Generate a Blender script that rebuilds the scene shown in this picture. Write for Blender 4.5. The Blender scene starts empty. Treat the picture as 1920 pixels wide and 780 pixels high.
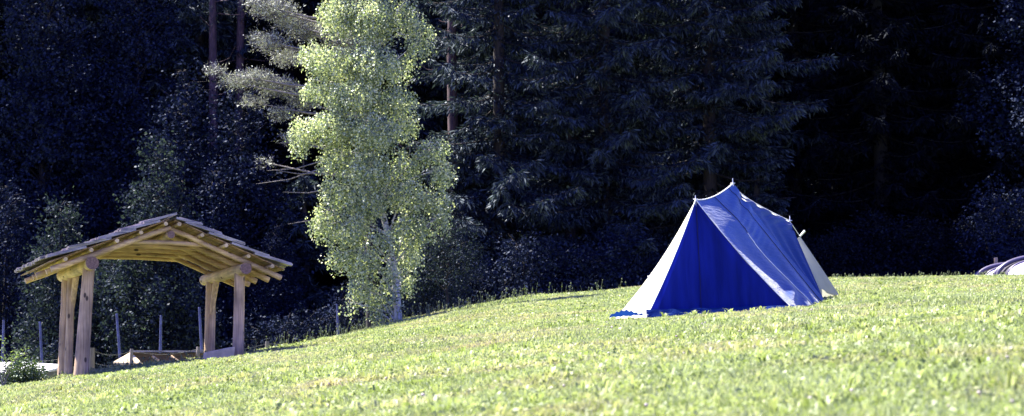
import bpy, math, random
import numpy as np
from mathutils import Vector, Matrix
R = math.radians
rng = np.random.default_rng(11)
random.seed(5)
scene = bpy.context.scene
col = scene.collection

# ------------------------------------------------------------ camera
F = 3200.0
TH = math.atan(380.0 / F)
cam_d = bpy.data.cameras.new('camera'); cam = bpy.data.objects.new('camera', cam_d); col.objects.link(cam)
cam_d.sensor_width = 36; cam_d.lens = 60; cam_d.clip_end = 1500; cam_d.clip_start = .05
cam.location = (0, 0, 0); cam.rotation_euler = (math.pi / 2 + TH, 0, 0)
cam_d.dof.use_dof = True; cam_d.dof.focus_distance = 26; cam_d.dof.aperture_fstop = 3.8
scene.camera = cam

def at(px, py, Y):
    """world point seen at photo position px,py standing Y metres in front of the camera"""
    xc = (px - 960) / F; yc = (390 - py) / F
    d = Vector((xc, math.cos(TH) - yc * math.sin(TH), math.sin(TH) + yc * math.cos(TH)))
    return d * (Y / d.y)

# ------------------------------------------------------------ terrain function
def elev(px, py):
    v = at(px, py, 1.0); return v.x, v.z
CREST = [(-260, 756, 29), (-100, 740, 30), (0, 731, 31), (75, 718, 32), (155, 705, 33.5), (300, 687, 35), (460, 667, 36),
         (560, 649, 39), (650, 628, 42), (747, 606, 44), (850, 582, 45), (1000, 558, 46), (1180, 542, 47), (1370, 530, 48),
         (1560, 524, 49.5), (1850, 521, 52), (1920, 521, 52), (2200, 525, 54)]
_u, _e, _y = [], [], []
for px, py, Y in CREST:
    a, b = elev(px, py); _u.append(a); _e.append(b); _y.append(Y)
_u = np.array(_u); _e = np.array(_e); _y = np.array(_y)
def plane(x, y):
    return -.5 + .062 * y + .1 * 60 * np.tanh(x / 60)
def gz(x, y):
    x = np.asarray(x, float); y = np.asarray(y, float)
    u = np.clip(x / np.maximum(y, 4), -.4, .4)
    yc = np.interp(u, _u, _y); ec = np.interp(u, _u, _e)
    corr = ec - plane(u * yc, yc) / yc
    yy = np.maximum(y, 0)
    near = plane(x, y) + corr * (yy / yc) ** 1.5 * yy
    xc = x * np.minimum(1, yc / np.maximum(y, 4))
    zc = plane(xc, yc) + corr * yc
    t = np.maximum(y - yc, 0)
    far = zc + ec * t - (ec + .13) * (t - 5 * (1 - np.exp(-t / 5)))
    hs = (y - 64) / 3.0
    far = far + .5 * 3 * np.log1p(np.exp(np.clip(hs, -30, 40))) + (np.clip(hs, 40, None) - 40) * 0
    bumps = .02 * np.sin(x * 1.3 + .7 * y) + .025 * np.sin(x * .55 - y * .8 + 2)
    bumps = bumps - .085 * np.exp(-((x - 3.2) / 2.6) ** 2 - ((y - 25.4) / 2.6) ** 2)
    return np.where(y <= yc, near, far) + bumps * np.clip((y - 2) / 6, 0, 1)
def G(x, y): return float(gz(x, y))

# ------------------------------------------------------------ mesh helpers
def link(o, parent=None):
    col.objects.link(o)
    if parent is not None: o.parent = parent
    return o
def tag(o, label=None, cat=None, group=None, kind=None):
    if label: o['label'] = label
    if cat: o['category'] = cat
    if group: o['group'] = group
    if kind: o['kind'] = kind
    return o
def empty(name, loc, label, cat, group=None):
    o = bpy.data.objects.new(name, None); col.objects.link(o); o.location = loc
    o.empty_display_size = .2
    return tag(o, label, cat, group)

def np_mesh(name, V, Fc, k, mat, rnd=None, smooth=False):
    me = bpy.data.meshes.new(name)
    V = np.ascontiguousarray(V, dtype=np.float32); Fc = np.ascontiguousarray(Fc, dtype=np.int32)
    n = len(Fc)
    me.vertices.add(len(V)); me.vertices.foreach_set('co', V.ravel())
    me.loops.add(n * k); me.loops.foreach_set('vertex_index', Fc.ravel())
    me.polygons.add(n)
    me.polygons.foreach_set('loop_start', np.arange(0, n * k, k, dtype=np.int32))
    try: me.polygons.foreach_set('loop_total', np.full(n, k, dtype=np.int32))
    except Exception: pass
    if smooth: me.polygons.foreach_set('use_smooth', np.ones(n, dtype=bool))
    if rnd is not None:
        at_ = me.attributes.new('rnd', 'FLOAT', 'FACE'); at_.data.foreach_set('value', np.asarray(rnd, dtype=np.float32))
    me.update(calc_edges=True)
    me.materials.append(mat)
    return me

class MB:
    def __init__(s): s.v = []; s.f = []; s.sm = []; s.mi = []
    def add(s, vs, fs, smooth=False, mi=0):
        b = len(s.v); s.v += [tuple(v) for v in vs]
        for f in fs: s.f.append(tuple(b + i for i in f)); s.sm.append(smooth); s.mi.append(mi)
    def tube(s, pts, rad, n=10, caps=True, jit=0, capmi=0, mi=0):
        pts = [Vector(p) for p in pts]
        if not hasattr(rad, '__len__'): rad = [rad] * len(pts)
        vs = []; prev = None
        for i, p in enumerate(pts):
            d = (pts[min(i + 1, len(pts) - 1)] - pts[max(i - 1, 0)])
            if d.length < 1e-9: d = Vector((0, 0, 1))
            d.normalize()
            if prev is None:
                up = Vector((0, 0, 1)) if abs(d.z) < .9 else Vector((1, 0, 0))
                e1 = d.cross(up).normalized()
            else:
                e1 = (prev - d * prev.dot(d)).normalized()
            prev = e1; e2 = d.cross(e1)
            for k in range(n):
                a = 2 * math.pi * k / n
                r = rad[i] * (1 + (random.uniform(-jit, jit) if jit else 0))
                vs.append(p + e1 * (r * math.cos(a)) + e2 * (r * math.sin(a)))
        fs = []
        for i in range(len(pts) - 1):
            for k in range(n):
                a = i * n + k; b = i * n + (k + 1) % n
                fs.append((a, b, b + n, a + n))
        s.add(vs, fs, True, mi)
        if caps:
            m = len(pts) - 1
            s.add(vs[:n], [tuple(range(n))[::-1]], False, capmi)
            s.add(vs[m * n:], [tuple(range(n))], False, capmi)
    def box(s, c, ax, ay, az, mi=0):
        """box centred c with half vectors"""
        c, ax, ay, az = map(Vector, (c, ax, ay, az))
        vs = [c + ax * i + ay * j + az * k for k in (-1, 1) for j in (-1, 1) for i in (-1, 1)]
        s.add(vs, [(0, 2, 3, 1), (4, 5, 7, 6), (0, 1, 5, 4), (2, 6, 7, 3), (0, 4, 6, 2), (1, 3, 7, 5)], False, mi)
    def grid(s, fn, nu, nv, smooth=True, mi=0):
        vs = [fn(i / nu, j / nv) for j in range(nv + 1) for i in range(nu + 1)]
        fs = [(j * (nu + 1) + i, j * (nu + 1) + i + 1, (j + 1) * (nu + 1) + i + 1, (j + 1) * (nu + 1) + i) for j in range(nv) for i in range(nu)]
        s.add(vs, fs, smooth, mi)
    def build(s, name, mats, parent=None, origin=None):
        me = bpy.data.meshes.new(name)
        vs = s.v
        if origin is not None: vs = [(v[0] - origin[0], v[1] - origin[1], v[2] - origin[2]) for v in vs]
        me.from_pydata(vs, [], s.f); me.update()
        me.polygons.foreach_set('use_smooth', s.sm)
        me.polygons.foreach_set('material_index', s.mi)
        if not isinstance(mats, (list, tuple)): mats = [mats]
        for m in mats: me.materials.append(m)
        o = bpy.data.objects.new(name, me); link(o, parent)
        if origin is not None and parent is None: o.location = origin
        return o

# ------------------------------------------------------------ materials
def newmat(name):
    m = bpy.data.materials.new(name); m.use_nodes = True
    nt = m.node_tree; nt.nodes.clear()
    out = nt.nodes.new('ShaderNodeOutputMaterial')
    return m, nt, out
def N(nt, t, **kw):
    n = nt.nodes.new(t)
    for k, v in kw.items(): setattr(n, k, v)
    return n
def ramp(nt, stops, fac):
    r = N(nt, 'ShaderNodeValToRGB'); e = r.color_ramp.elements
    while len(e) < len(stops): e.new(.5)
    for i, (p, c) in enumerate(stops):
        e[i].position = p; e[i].color = (*c, 1)
    nt.links.new(fac, r.inputs[0]); return r.outputs[0]
def leafmat(name, stops, trans=.4, noise=.6, gloss=.04, tint=(1, 1.15, .5), rk=.55, dry=None):
    """foliage: per leaf colour variation, light passes through the leaf"""
    m, nt, out = newmat(name); L = nt.links
    a = N(nt, 'ShaderNodeAttribute', attribute_name='rnd')
    tc = N(nt, 'ShaderNodeTexCoord')
    nz = N(nt, 'ShaderNodeTexNoise'); nz.inputs['Scale'].default_value = noise; nz.inputs['Detail'].default_value = 3
    L.new(tc.outputs['Object'], nz.inputs['Vector'])
    ad = N(nt, 'ShaderNodeMath', operation='MULTIPLY_ADD'); ad.inputs[1].default_value = rk
    L.new(a.outputs['Fac'], ad.inputs[0])
    mm = N(nt, 'ShaderNodeMath', operation='MULTIPLY'); mm.inputs[1].default_value = 1.05 - rk; L.new(nz.outputs[0], mm.inputs[0])
    L.new(mm.outputs[0], ad.inputs[2])
    c = ramp(nt, stops, ad.outputs[0])
    if dry:
        n3 = N(nt, 'ShaderNodeTexNoise'); n3.inputs['Scale'].default_value = .55; n3.inputs['Detail'].default_value = 6; n3.inputs['Roughness'].default_value = .65
        L.new(tc.outputs['Object'], n3.inputs['Vector'])
        a3 = N(nt, 'ShaderNodeMath', operation='MULTIPLY_ADD'); a3.inputs[1].default_value = .16; L.new(a.outputs['Fac'], a3.inputs[0]); L.new(n3.outputs[0], a3.inputs[2])
        f3 = ramp(nt, [(.56, (0, 0, 0)), (.78, (.85, .85, .85))], a3.outputs[0])
        dm = N(nt, 'ShaderNodeMix', data_type='RGBA'); L.new(f3, dm.inputs[0]); L.new(c, dm.inputs[6]); dm.inputs[7].default_value = (*dry, 1); c = dm.outputs[2]
    d = N(nt, 'ShaderNodeBsdfDiffuse'); L.new(c, d.inputs[0])
    t = N(nt, 'ShaderNodeBsdfTranslucent')
    tm = N(nt, 'ShaderNodeMix', data_type='RGBA', blend_type='MULTIPLY'); tm.inputs[0].default_value = 1
    L.new(c, tm.inputs[6]); tm.inputs[7].default_value = (*tint, 1); L.new(tm.outputs[2], t.inputs[0])
    mx = N(nt, 'ShaderNodeMixShader'); mx.inputs[0].default_value = trans
    L.new(d.outputs[0], mx.inputs[1]); L.new(t.outputs[0], mx.inputs[2])
    g = N(nt, 'ShaderNodeBsdfGlossy'); g.inputs['Roughness'].default_value = .45; g.inputs[0].default_value = (.8, .85, 1, 1)
    m2 = N(nt, 'ShaderNodeMixShader'); m2.inputs[0].default_value = gloss
    L.new(mx.outputs[0], m2.inputs[1]); L.new(g.outputs[0], m2.inputs[2])
    L.new(m2.outputs[0], out.inputs[0])
    return m
def barkmat(name, c1, c2, sc=(6, 6, 1.2), scale=3, bump=.4, rough=.9, thr=(.35, .65)):
    m, nt, out = newmat(name); L = nt.links
    tc = N(nt, 'ShaderNodeTexCoord'); mp = N(nt, 'ShaderNodeMapping'); mp.inputs['Scale'].default_value = sc
    L.new(tc.outputs['Object'], mp.inputs[0])
    nz = N(nt, 'ShaderNodeTexNoise'); nz.inputs['Scale'].default_value = scale; nz.inputs['Detail'].default_value = 5
    L.new(mp.outputs[0], nz.inputs['Vector'])
    c = ramp(nt, [(thr[0], c1), (thr[1], c2)], nz.outputs[0])
    p = N(nt, 'ShaderNodeBsdfPrincipled'); L.new(c, p.inputs['Base Color']); p.inputs['Roughness'].default_value = rough
    b = N(nt, 'ShaderNodeBump'); b.inputs['Strength'].default_value = bump; b.inputs['Distance'].default_value = .02
    L.new(nz.outputs[0], b.inputs['Height']); L.new(b.outputs[0], p.inputs['Normal'])
    L.new(p.outputs[0], out.inputs[0]); return m
def woodmat(name, c1, c2, knot=(.06, .035, .025), axis=2, knots=True, scale=1.0, rough=.75):
    """peeled timber: grain along axis, small dark knots"""
    m, nt, out = newmat(name); L = nt.links
    tc = N(nt, 'ShaderNodeTexCoord'); mp = N(nt, 'ShaderNodeMapping')
    s = [26 * scale] * 3; s[axis] = 1.6 * scale
    mp.inputs['Scale'].default_value = s; L.new(tc.outputs['Object'], mp.inputs[0])
    nz = N(nt, 'ShaderNodeTexNoise'); nz.inputs['Scale'].default_value = 1; nz.inputs['Detail'].default_value = 5; nz.inputs['Distortion'].default_value = .6
    L.new(mp.outputs[0], nz.inputs['Vector'])
    c = ramp(nt, [(.3, c1), (.7, c2)], nz.outputs[0])
    n2 = N(nt, 'ShaderNodeTexNoise'); n2.inputs['Scale'].default_value = 2.2; n2.inputs['Detail'].default_value = 4
    L.new(tc.outputs['Object'], n2.inputs['Vector'])
    cc = ramp(nt, [(.35, (.62, .6, .6)), (.65, (1.1, 1.05, 1))], n2.outputs[0])
    mu = N(nt, 'ShaderNodeMix', data_type='RGBA', blend_type='MULTIPLY'); mu.inputs[0].default_value = 1
    L.new(c, mu.inputs[6]); L.new(cc, mu.inputs[7]); cur = mu.outputs[2]
    if knots:
        vo = N(nt, 'ShaderNodeTexVoronoi'); mp2 = N(nt, 'ShaderNodeMapping')
        ks = [5.0] * 3; ks[axis] = 2.6; mp2.inputs['Scale'].default_value = ks
        L.new(tc.outputs['Object'], mp2.inputs[0]); L.new(mp2.outputs[0], vo.inputs['Vector']); vo.inputs['Scale'].default_value = 1
        kf = ramp(nt, [(.10, (1, 1, 1)), (.16, (0, 0, 0))], vo.outputs['Distance'])
        km = N(nt, 'ShaderNodeMix', data_type='RGBA'); L.new(kf, km.inputs[0]); L.new(cur, km.inputs[6]); km.inputs[7].default_value = (*knot, 1)
        cur = km.outputs[2]
    p = N(nt, 'ShaderNodeBsdfPrincipled'); L.new(cur, p.inputs['Base Color']); p.inputs['Roughness'].default_value = rough
    b = N(nt, 'ShaderNodeBump'); b.inputs['Strength'].default_value = .35; b.inputs['Distance'].default_value = .01
    L.new(nz.outputs[0], b.inputs['Height']); L.new(b.outputs[0], p.inputs['Normal'])
    L.new(p.outputs[0], out.inputs[0]); return m
def plain(name, c, rough=.6, metal=0, noise=.15, scale=8):
    m, nt, out = newmat(name); L = nt.links
    tc = N(nt, 'ShaderNodeTexCoord'); nz = N(nt, 'ShaderNodeTexNoise'); nz.inputs['Scale'].default_value = scale; nz.inputs['Detail'].default_value = 4
    L.new(tc.outputs['Object'], nz.inputs['Vector'])
    a = tuple(x * (1 - noise) for x in c); b = tuple(min(1, x * (1 + noise)) for x in c)
    cc = ramp(nt, [(.35, a), (.65, b)], nz.outputs[0])
    p = N(nt, 'ShaderNodeBsdfPrincipled'); L.new(cc, p.inputs['Base Color']); p.inputs['Roughness'].default_value = rough; p.inputs['Metallic'].default_value = metal
    L.new(p.outputs[0], out.inputs[0]); return m
def canvas(name, c, trans=.35, sheen=.0, tcol=None, wr=.5, spec=.1, rough=.7, wscale=3.0, stretch=(1, 1, 1), var=.18):
    """tent cloth: woven cotton that lets light through, creased by a bump"""
    m, nt, out = newmat(name); L = nt.links
    tc = N(nt, 'ShaderNodeTexCoord')
    mp = N(nt, 'ShaderNodeMapping'); mp.inputs['Scale'].default_value = stretch; L.new(tc.outputs['Object'], mp.inputs[0])
    nz = N(nt, 'ShaderNodeTexNoise'); nz.inputs['Scale'].default_value = wscale; nz.inputs['Detail'].default_value = 5; nz.inputs['Roughness'].default_value = .55
    nz.inputs['Distortion'].default_value = .4
    L.new(mp.outputs[0], nz.inputs['Vector'])
    n2 = N(nt, 'ShaderNodeTexNoise'); n2.inputs['Scale'].default_value = 1.7; n2.inputs['Detail'].default_value = 3; L.new(mp.outputs[0] if var > .3 else tc.outputs['Object'], n2.inputs['Vector'])  # strong variation stretches into streaks that paint fold shading into the colour
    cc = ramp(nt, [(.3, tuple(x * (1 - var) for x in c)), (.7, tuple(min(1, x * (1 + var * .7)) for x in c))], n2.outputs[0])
    b = N(nt, 'ShaderNodeBump'); b.inputs['Strength'].default_value = wr; b.inputs['Distance'].default_value = .03
    L.new(nz.outputs[0], b.inputs['Height'])
    p = N(nt, 'ShaderNodeBsdfPrincipled'); L.new(cc, p.inputs['Base Color']); p.inputs['Roughness'].default_value = rough
    p.inputs['Specular IOR Level'].default_value = spec
    p.inputs['Sheen Weight'].default_value = sheen; p.inputs['Sheen Roughness'].default_value = .35
    L.new(b.outputs[0], p.inputs['Normal'])
    t = N(nt, 'ShaderNodeBsdfTranslucent'); L.new(b.outputs[0], t.inputs['Normal'])
    q = tcol or c; L.new(ramp(nt, [(.3, tuple(x * (1 - var) for x in q)), (.7, tuple(min(1, x * (1 + var * .7)) for x in q))], n2.outputs[0]), t.inputs[0])
    mx = N(nt, 'ShaderNodeMixShader'); mx.inputs[0].default_value = trans
    L.new(p.outputs[0], mx.inputs[1]); L.new(t.outputs[0], mx.inputs[2]); L.new(mx.outputs[0], out.inputs[0])
    return m

M = {}
M['birch_leaf'] = leafmat('birch_leaf', [(.2, (.05, .075, .04)), (.48, (.26, .31, .18)), (.78, (.72, .72, .48))], trans=.42, tint=(1.0, 1.1, .65), noise=1.6, gloss=.05)
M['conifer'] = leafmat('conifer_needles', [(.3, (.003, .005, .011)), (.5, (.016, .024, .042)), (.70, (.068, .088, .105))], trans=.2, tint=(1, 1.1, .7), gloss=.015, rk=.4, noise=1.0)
M['conifer_dark'] = leafmat('conifer_needles_dark', [(.3, (.001, .0015, .004)), (.5, (.003, .004, .008)), (.75, (.008, .010, .016))], trans=.06, gloss=.004, rk=.4)  # near-black copy of the needles, deep shade put into the colour
M['pine'] = leafmat('pine_needles', [(.3, (.03, .028, .05)), (.5, (.11, .105, .13)), (.72, (.52, .54, .42))], trans=.12, tint=(1, 1, .7), gloss=.03, rk=.45, noise=1.4)
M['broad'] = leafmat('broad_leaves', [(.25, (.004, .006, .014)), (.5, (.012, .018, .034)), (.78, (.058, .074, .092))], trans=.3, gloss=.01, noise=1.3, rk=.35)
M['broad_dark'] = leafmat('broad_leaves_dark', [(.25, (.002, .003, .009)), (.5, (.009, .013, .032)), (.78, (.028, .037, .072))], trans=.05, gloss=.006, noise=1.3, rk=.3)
M['grass'] = leafmat('grass_blades', [(.1, (.055, .085, .02)), (.38, (.20, .25, .10)), (.66, (.38, .43, .24)), (.95, (.53, .55, .40))], trans=.42, noise=.8, gloss=.015, tint=(1, 1.05, .6), dry=(.45, .38, .29))
M['weed'] = leafmat('weed_stalks', [(.1, (.10, .14, .04)), (.9, (.5, .46, .3))], trans=.3)
M['flower'] = leafmat('clover_petals', [(.1, (.34, .27, .27)), (.9, (.58, .50, .51))], trans=.3, tint=(1, .95, .95))
M['birch_bark'] = barkmat('birch_bark', (.06, .055, .05), (.48, .46, .42), sc=(2, 2, 7), scale=2.2, thr=(.36, .46))
M['bark'] = barkmat('bark', (.010, .008, .010), (.035, .026, .028))
M['bark_dark'] = barkmat('bark_dark', (.004, .004, .005), (.012, .010, .011))  # bark copy darkened to carry the shade of the wood in its colour
M['bark_red'] = barkmat('bark_red', (.025, .014, .022), (.085, .045, .06))
M['dead_wood'] = barkmat('dead_twigs', (.10, .085, .09), (.22, .19, .19))
M['log'] = woodmat('peeled_log', (.38, .25, .15), (.74, .54, .33))
M['log_b'] = woodmat('peeled_log_lengthwise', (.44, .32, .19), (.74, .57, .36), axis=1)
M['log_a'] = woodmat('peeled_log_across', (.40, .26, .15), (.74, .55, .34), axis=0, knots=True)
M['plank'] = woodmat('sheathing_board', (.11, .06, .035), (.46, .30, .17), axis=0, knots=False)
M['grey_post'] = woodmat('weathered_post', (.30, .20, .13), (.62, .45, .30))
M['endgrain'] = plain('end_grain', (.17, .10, .09), .85, 0, .35, 30)
M['shingle'] = woodmat('weathered_shingle', (.11, .10, .11), (.44, .40, .43), axis=0, knots=False, rough=.42)
M['fencewood'] = woodmat('fence_wood', (.12, .10, .10), (.30, .26, .24), knots=False)
M['pole'] = plain('metal_pole', (.07, .075, .17), .55, .2, .4, 5)
M['wire'] = plain('fence_wire', (.10, .10, .11), .6, .2)
M['white_sheet'] = plain('white_roof_sheet', (.72, .72, .78), .45, 0, .06)
M['grey_wall'] = plain('grey_wall', (.13, .13, .14), .8)
M['hut_wood'] = woodmat('hut_board', (.30, .16, .08), (.50, .30, .16), axis=0, knots=False)
M['hut_fascia'] = woodmat('hut_fascia', (.52, .40, .24), (.72, .60, .42), axis=0, knots=False)
M['hut_brown'] = woodmat('hut_old_board', (.10, .07, .05), (.24, .16, .10), axis=0, knots=False)
M['hut_brown2'] = woodmat('hut_wall_board', (.08, .05, .035), (.20, .13, .09), axis=0, knots=False)
M['block'] = plain('sawn_block', (.60, .46, .30), .8, 0, .2, 6)
M['front_cloth'] = canvas('deep_blue_cloth', (.008, .018, .17), .34, 0, (.003, .007, .22), wr=1.0, wscale=1.2, stretch=(5, 1, .5), var=.31)  # streaked blue imitates light and shade of the folds
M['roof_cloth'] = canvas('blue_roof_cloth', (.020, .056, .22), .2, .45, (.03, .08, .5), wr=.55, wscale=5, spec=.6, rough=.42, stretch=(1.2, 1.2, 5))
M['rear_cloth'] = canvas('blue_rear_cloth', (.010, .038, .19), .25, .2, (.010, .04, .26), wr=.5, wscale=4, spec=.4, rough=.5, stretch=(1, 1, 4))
M['cream_cloth'] = canvas('cream_cloth', (.78, .76, .68), .4, 0, wr=.5, wscale=2.2, stretch=(3, 1, 1))
M['inner_cloth'] = canvas('inner_tent_cloth', (.50, .49, .38), .4, 0, wr=.3)
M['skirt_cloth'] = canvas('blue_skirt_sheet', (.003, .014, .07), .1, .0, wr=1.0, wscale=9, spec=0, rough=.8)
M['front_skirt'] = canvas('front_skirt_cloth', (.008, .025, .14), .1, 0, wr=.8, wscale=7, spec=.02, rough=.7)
M['cord'] = plain('white_cord', (.8, .8, .78), .6)
M['seam'] = plain('dark_seam', (.006, .006, .05), .9)
M['peak'] = plain('pole_tip_metal', (.75, .75, .72), .35, .3)
M['dome_white'] = canvas('white_dome_cloth', (.74, .72, .84), .35, 0, wr=.3)
M['dome_lav'] = canvas('lavender_dome_cloth', (.42, .38, .66), .3, 0, wr=.3)
M['dome_net'] = plain('dark_inner_cloth', (.02, .018, .04), .8)
M['dome_sleeve'] = plain('dark_pole_sleeve', (.07, .06, .12), .4)

# ------------------------------------------------------------ ground
def ground_mat():
    m, nt, out = newmat('meadow_soil'); L = nt.links
    tc = N(nt, 'ShaderNodeTexCoord')
    nz = N(nt, 'ShaderNodeTexNoise'); nz.inputs['Scale'].default_value = 9; nz.inputs['Detail'].default_value = 8; L.new(tc.outputs['Object'], nz.inputs['Vector'])
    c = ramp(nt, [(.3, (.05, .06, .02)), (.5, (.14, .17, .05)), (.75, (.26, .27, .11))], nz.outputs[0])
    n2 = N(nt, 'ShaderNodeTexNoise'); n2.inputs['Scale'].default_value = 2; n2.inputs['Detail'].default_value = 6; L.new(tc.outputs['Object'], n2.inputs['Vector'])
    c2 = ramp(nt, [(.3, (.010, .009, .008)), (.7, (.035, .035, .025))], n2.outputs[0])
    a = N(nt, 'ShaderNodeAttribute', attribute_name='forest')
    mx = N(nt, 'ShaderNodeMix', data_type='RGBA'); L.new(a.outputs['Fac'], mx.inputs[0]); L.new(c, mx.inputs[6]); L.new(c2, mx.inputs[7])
    p = N(nt, 'ShaderNodeBsdfDiffuse'); L.new(mx.outputs[2], p.inputs[0])
    b = N(nt, 'ShaderNodeBump'); b.inputs['Distance'].default_value = .05; L.new(nz.outputs[0], b.inputs['Height']); L.new(b.outputs[0], p.inputs['Normal'])
    L.new(p.outputs[0], out.inputs[0]); return m
xs = np.concatenate([np.linspace(-160, -26, 40), np.arange(-25.5, 25.6, .33), np.linspace(26, 160, 40)])
ys = np.concatenate([np.linspace(-40, 1, 14), np.arange(1.4, 66, .33), np.linspace(66.5, 230, 70)])
X, Y = np.meshgrid(xs, ys); Z = gz(X, Y)
V = np.stack([X, Y, Z], -1).reshape(-1, 3); nx = len(xs); ny = len(ys)
ii, jj = np.meshgrid(np.arange(nx - 1), np.arange(ny - 1)); b0 = (jj * nx + ii).ravel()
Fc = np.stack([b0, b0 + 1, b0 + nx + 1, b0 + nx], -1)
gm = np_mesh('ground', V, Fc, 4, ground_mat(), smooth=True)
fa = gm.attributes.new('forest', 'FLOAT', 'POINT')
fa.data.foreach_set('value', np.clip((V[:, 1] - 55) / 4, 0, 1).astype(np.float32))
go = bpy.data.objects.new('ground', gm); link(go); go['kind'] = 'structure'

# ------------------------------------------------------------ smooth 2D noise
def vnoise(x, y, seed, cell):
    r = np.random.default_rng(seed); T = r.random((64, 64))
    fx = x / cell; fy = y / cell; i = np.floor(fx).astype(int); j = np.floor(fy).astype(int)
    a = fx - i; b = fy - j; a = a * a * (3 - 2 * a); b = b * b * (3 - 2 * b)
    g = lambda p, q: T[p % 64, q % 64]
    return (g(i, j) * (1 - a) * (1 - b) + g(i + 1, j) * a * (1 - b) + g(i, j + 1) * (1 - a) * b + g(i + 1, j + 1) * a * b)

# ------------------------------------------------------------ grass
def grass():
    Vs = []; Fs = []; Rs = []; base = 0
    bands = [(4.5, 9, 7500), (9, 14, 5200), (14, 22, 2600), (22, 34, 1200), (34, 50, 620), (50, 58, 260)]
    for y0, y1, dens in bands:
        U = .34; n = int(dens * (U * (y1 ** 2 - y0 ** 2) + 6.4 * (y1 - y0)))
        # the lawn goes on 3 m past both sides of the view
        k0, k1 = U * y0 ** 2 + 6.4 * y0, U * y1 ** 2 + 6.4 * y1; q = k0 + rng.random(n) * (k1 - k0)
        y = (-6.4 + np.sqrt(6.4 ** 2 + 4 * U * q)) / (2 * U); x = (rng.random(n) * 2 - 1) * (U * y + 3.2)
        n1 = vnoise(x, y, 1, .35); n2 = vnoise(x, y, 2, 1.1); n3 = vnoise(x, y, 3, .11)
        # keep grass out from under the tent and shelter posts
        keep = rng.random(n) < (.10 + .55 * n1 + .85 * n3)
        x, y, n1, n2, n3 = x[keep], y[keep], n1[keep], n2[keep], n3[keep]; n = len(x)
        z = gz(x, y)
        h = .018 + .034 * rng.random(n) + .055 * n3 * n1 + .03 * n2 * rng.random(n)
        h = h * (1 - .5 * np.exp(-((x - 3.1) / 2.0) ** 2 - ((y - 24.6) / 1.3) ** 2))
        w = (.0024 + .0024 * rng.random(n)) * (1 + y / 16)
        th = rng.random(n) * 2 * np.pi
        lean = .12 + .75 * rng.random(n) ** 1.5
        dx = np.cos(th); dy = np.sin(th)
        la = rng.random(n) * 2 * np.pi
        lx = np.cos(la) * lean * h; ly = np.sin(la) * lean * h
        P0 = np.stack([x - dx * w, y - dy * w, z - .004], -1); P1 = np.stack([x + dx * w, y + dy * w, z - .004], -1)
        mx = x + lx * .35; my = y + ly * .35; mz = z + h * .62
        P2 = np.stack([mx + dx * w * .85, my + dy * w * .85, mz], -1); P3 = np.stack([mx - dx * w * .85, my - dy * w * .85, mz], -1)
        T = np.stack([x + lx, y + ly, z + h], -1)
        V = np.stack([P0, P1, P2, P3, T], 1).reshape(-1, 3)
        b = base + np.arange(n) * 5
        tri = np.concatenate([np.stack([b, b + 1, b + 2], -1), np.stack([b, b + 2, b + 3], -1), np.stack([b + 3, b + 2, b + 4], -1)])
        r = np.clip(.15 + .8 * rng.random(n), 0, 1); r = np.where(rng.random(n) < .025, 1.0, r)
        Vs.append(V); Fs.append(tri); Rs.append(np.tile(r, 3)); base += n * 5
        # broad little leaves (clover, plantain)
        m = int(n * (.45 if y0 < 14 else .16)); k = rng.integers(0, n, m)
        n4 = vnoise(x[k], y[k], 9, .5); kk = rng.random(m) < .15 + n4 * 1.1; k = k[kk]; m = len(k)
        cx = x[k] + rng.normal(0, .02, m); cy = y[k] + rng.normal(0, .02, m); cz = gz(cx, cy) + h[k] * (.4 + .6 * rng.random(m))
        s = (.006 + .007 * rng.random(m) * (.4 + n4[kk])) * (1 + cy / 26)
        a1 = rng.normal(size=(m, 3)); a1[:, 2] *= .45; a1 /= np.linalg.norm(a1, axis=1)[:, None]
        a2 = rng.normal(size=(m, 3)); a2[:, 2] *= .6; a2 -= a1 * (a1 * a2).sum(1)[:, None]; a2 /= np.linalg.norm(a2, axis=1)[:, None]
        C = np.stack([cx, cy, cz], -1); a1 *= s[:, None]; a2 *= s[:, None] * .8
        V = np.stack([C - a1, C - a1 * .2 - a2, C + a1, C - a1 * .2 + a2], 1).reshape(-1, 3)
        b = base + np.arange(m) * 4
        tri = np.concatenate([np.stack([b, b + 1, b + 2], -1), np.stack([b, b + 2, b + 3], -1)])
        r = np.clip(.05 + .65 * rng.random(m), 0, 1)
        Vs.append(V); Fs.append(tri); Rs.append(np.tile(r, 2)); base += m * 4
    # coarse tufts of longer blades, denser near the camera
    nt_ = 9500; y = np.sqrt(rng.random(nt_) * (38 ** 2 - 20) + 20); y = np.where(rng.random(nt_) < .55, np.sqrt(rng.random(nt_) * (16 ** 2 - 20) + 20), y)
    x = (rng.random(nt_) * 2 - 1) * (.34 * y + 3); kp = rng.random(nt_) < .15 + vnoise(x, y, 14, .9); x, y = x[kp], y[kp]
    nb = 16; x = np.repeat(x, nb); y = np.repeat(y, nb); n = len(x); tall = np.repeat(.045 + .075 * rng.random(n // nb), nb); tone = np.repeat(rng.random(n // nb), nb)
    th = rng.random(n) * 2 * np.pi; x = x + np.cos(th) * .015 * rng.random(n); y = y + np.sin(th) * .015 * rng.random(n)
    z = gz(x, y); h = tall * (.5 + .6 * rng.random(n)); lean = h * (.3 + 1.0 * rng.random(n)); w = .0025 + .003 * rng.random(n); w = w * (1 + y / 20)
    lx = np.cos(th) * lean; ly = np.sin(th) * lean; sx = -np.sin(th) * w; sy = np.cos(th) * w
    P0 = np.stack([x - sx, y - sy, z - .004], -1); P1 = np.stack([x + sx, y + sy, z - .004], -1)
    P2 = np.stack([x + lx * .4 + sx, y + ly * .4 + sy, z + h * .8], -1); P3 = np.stack([x + lx * .4 - sx, y + ly * .4 - sy, z + h * .8], -1)
    T = np.stack([x + lx, y + ly, z + h * .85], -1)
    b = base + np.arange(n) * 5
    Vs.append(np.stack([P0, P1, P2, P3, T], 1).reshape(-1, 3))
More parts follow.
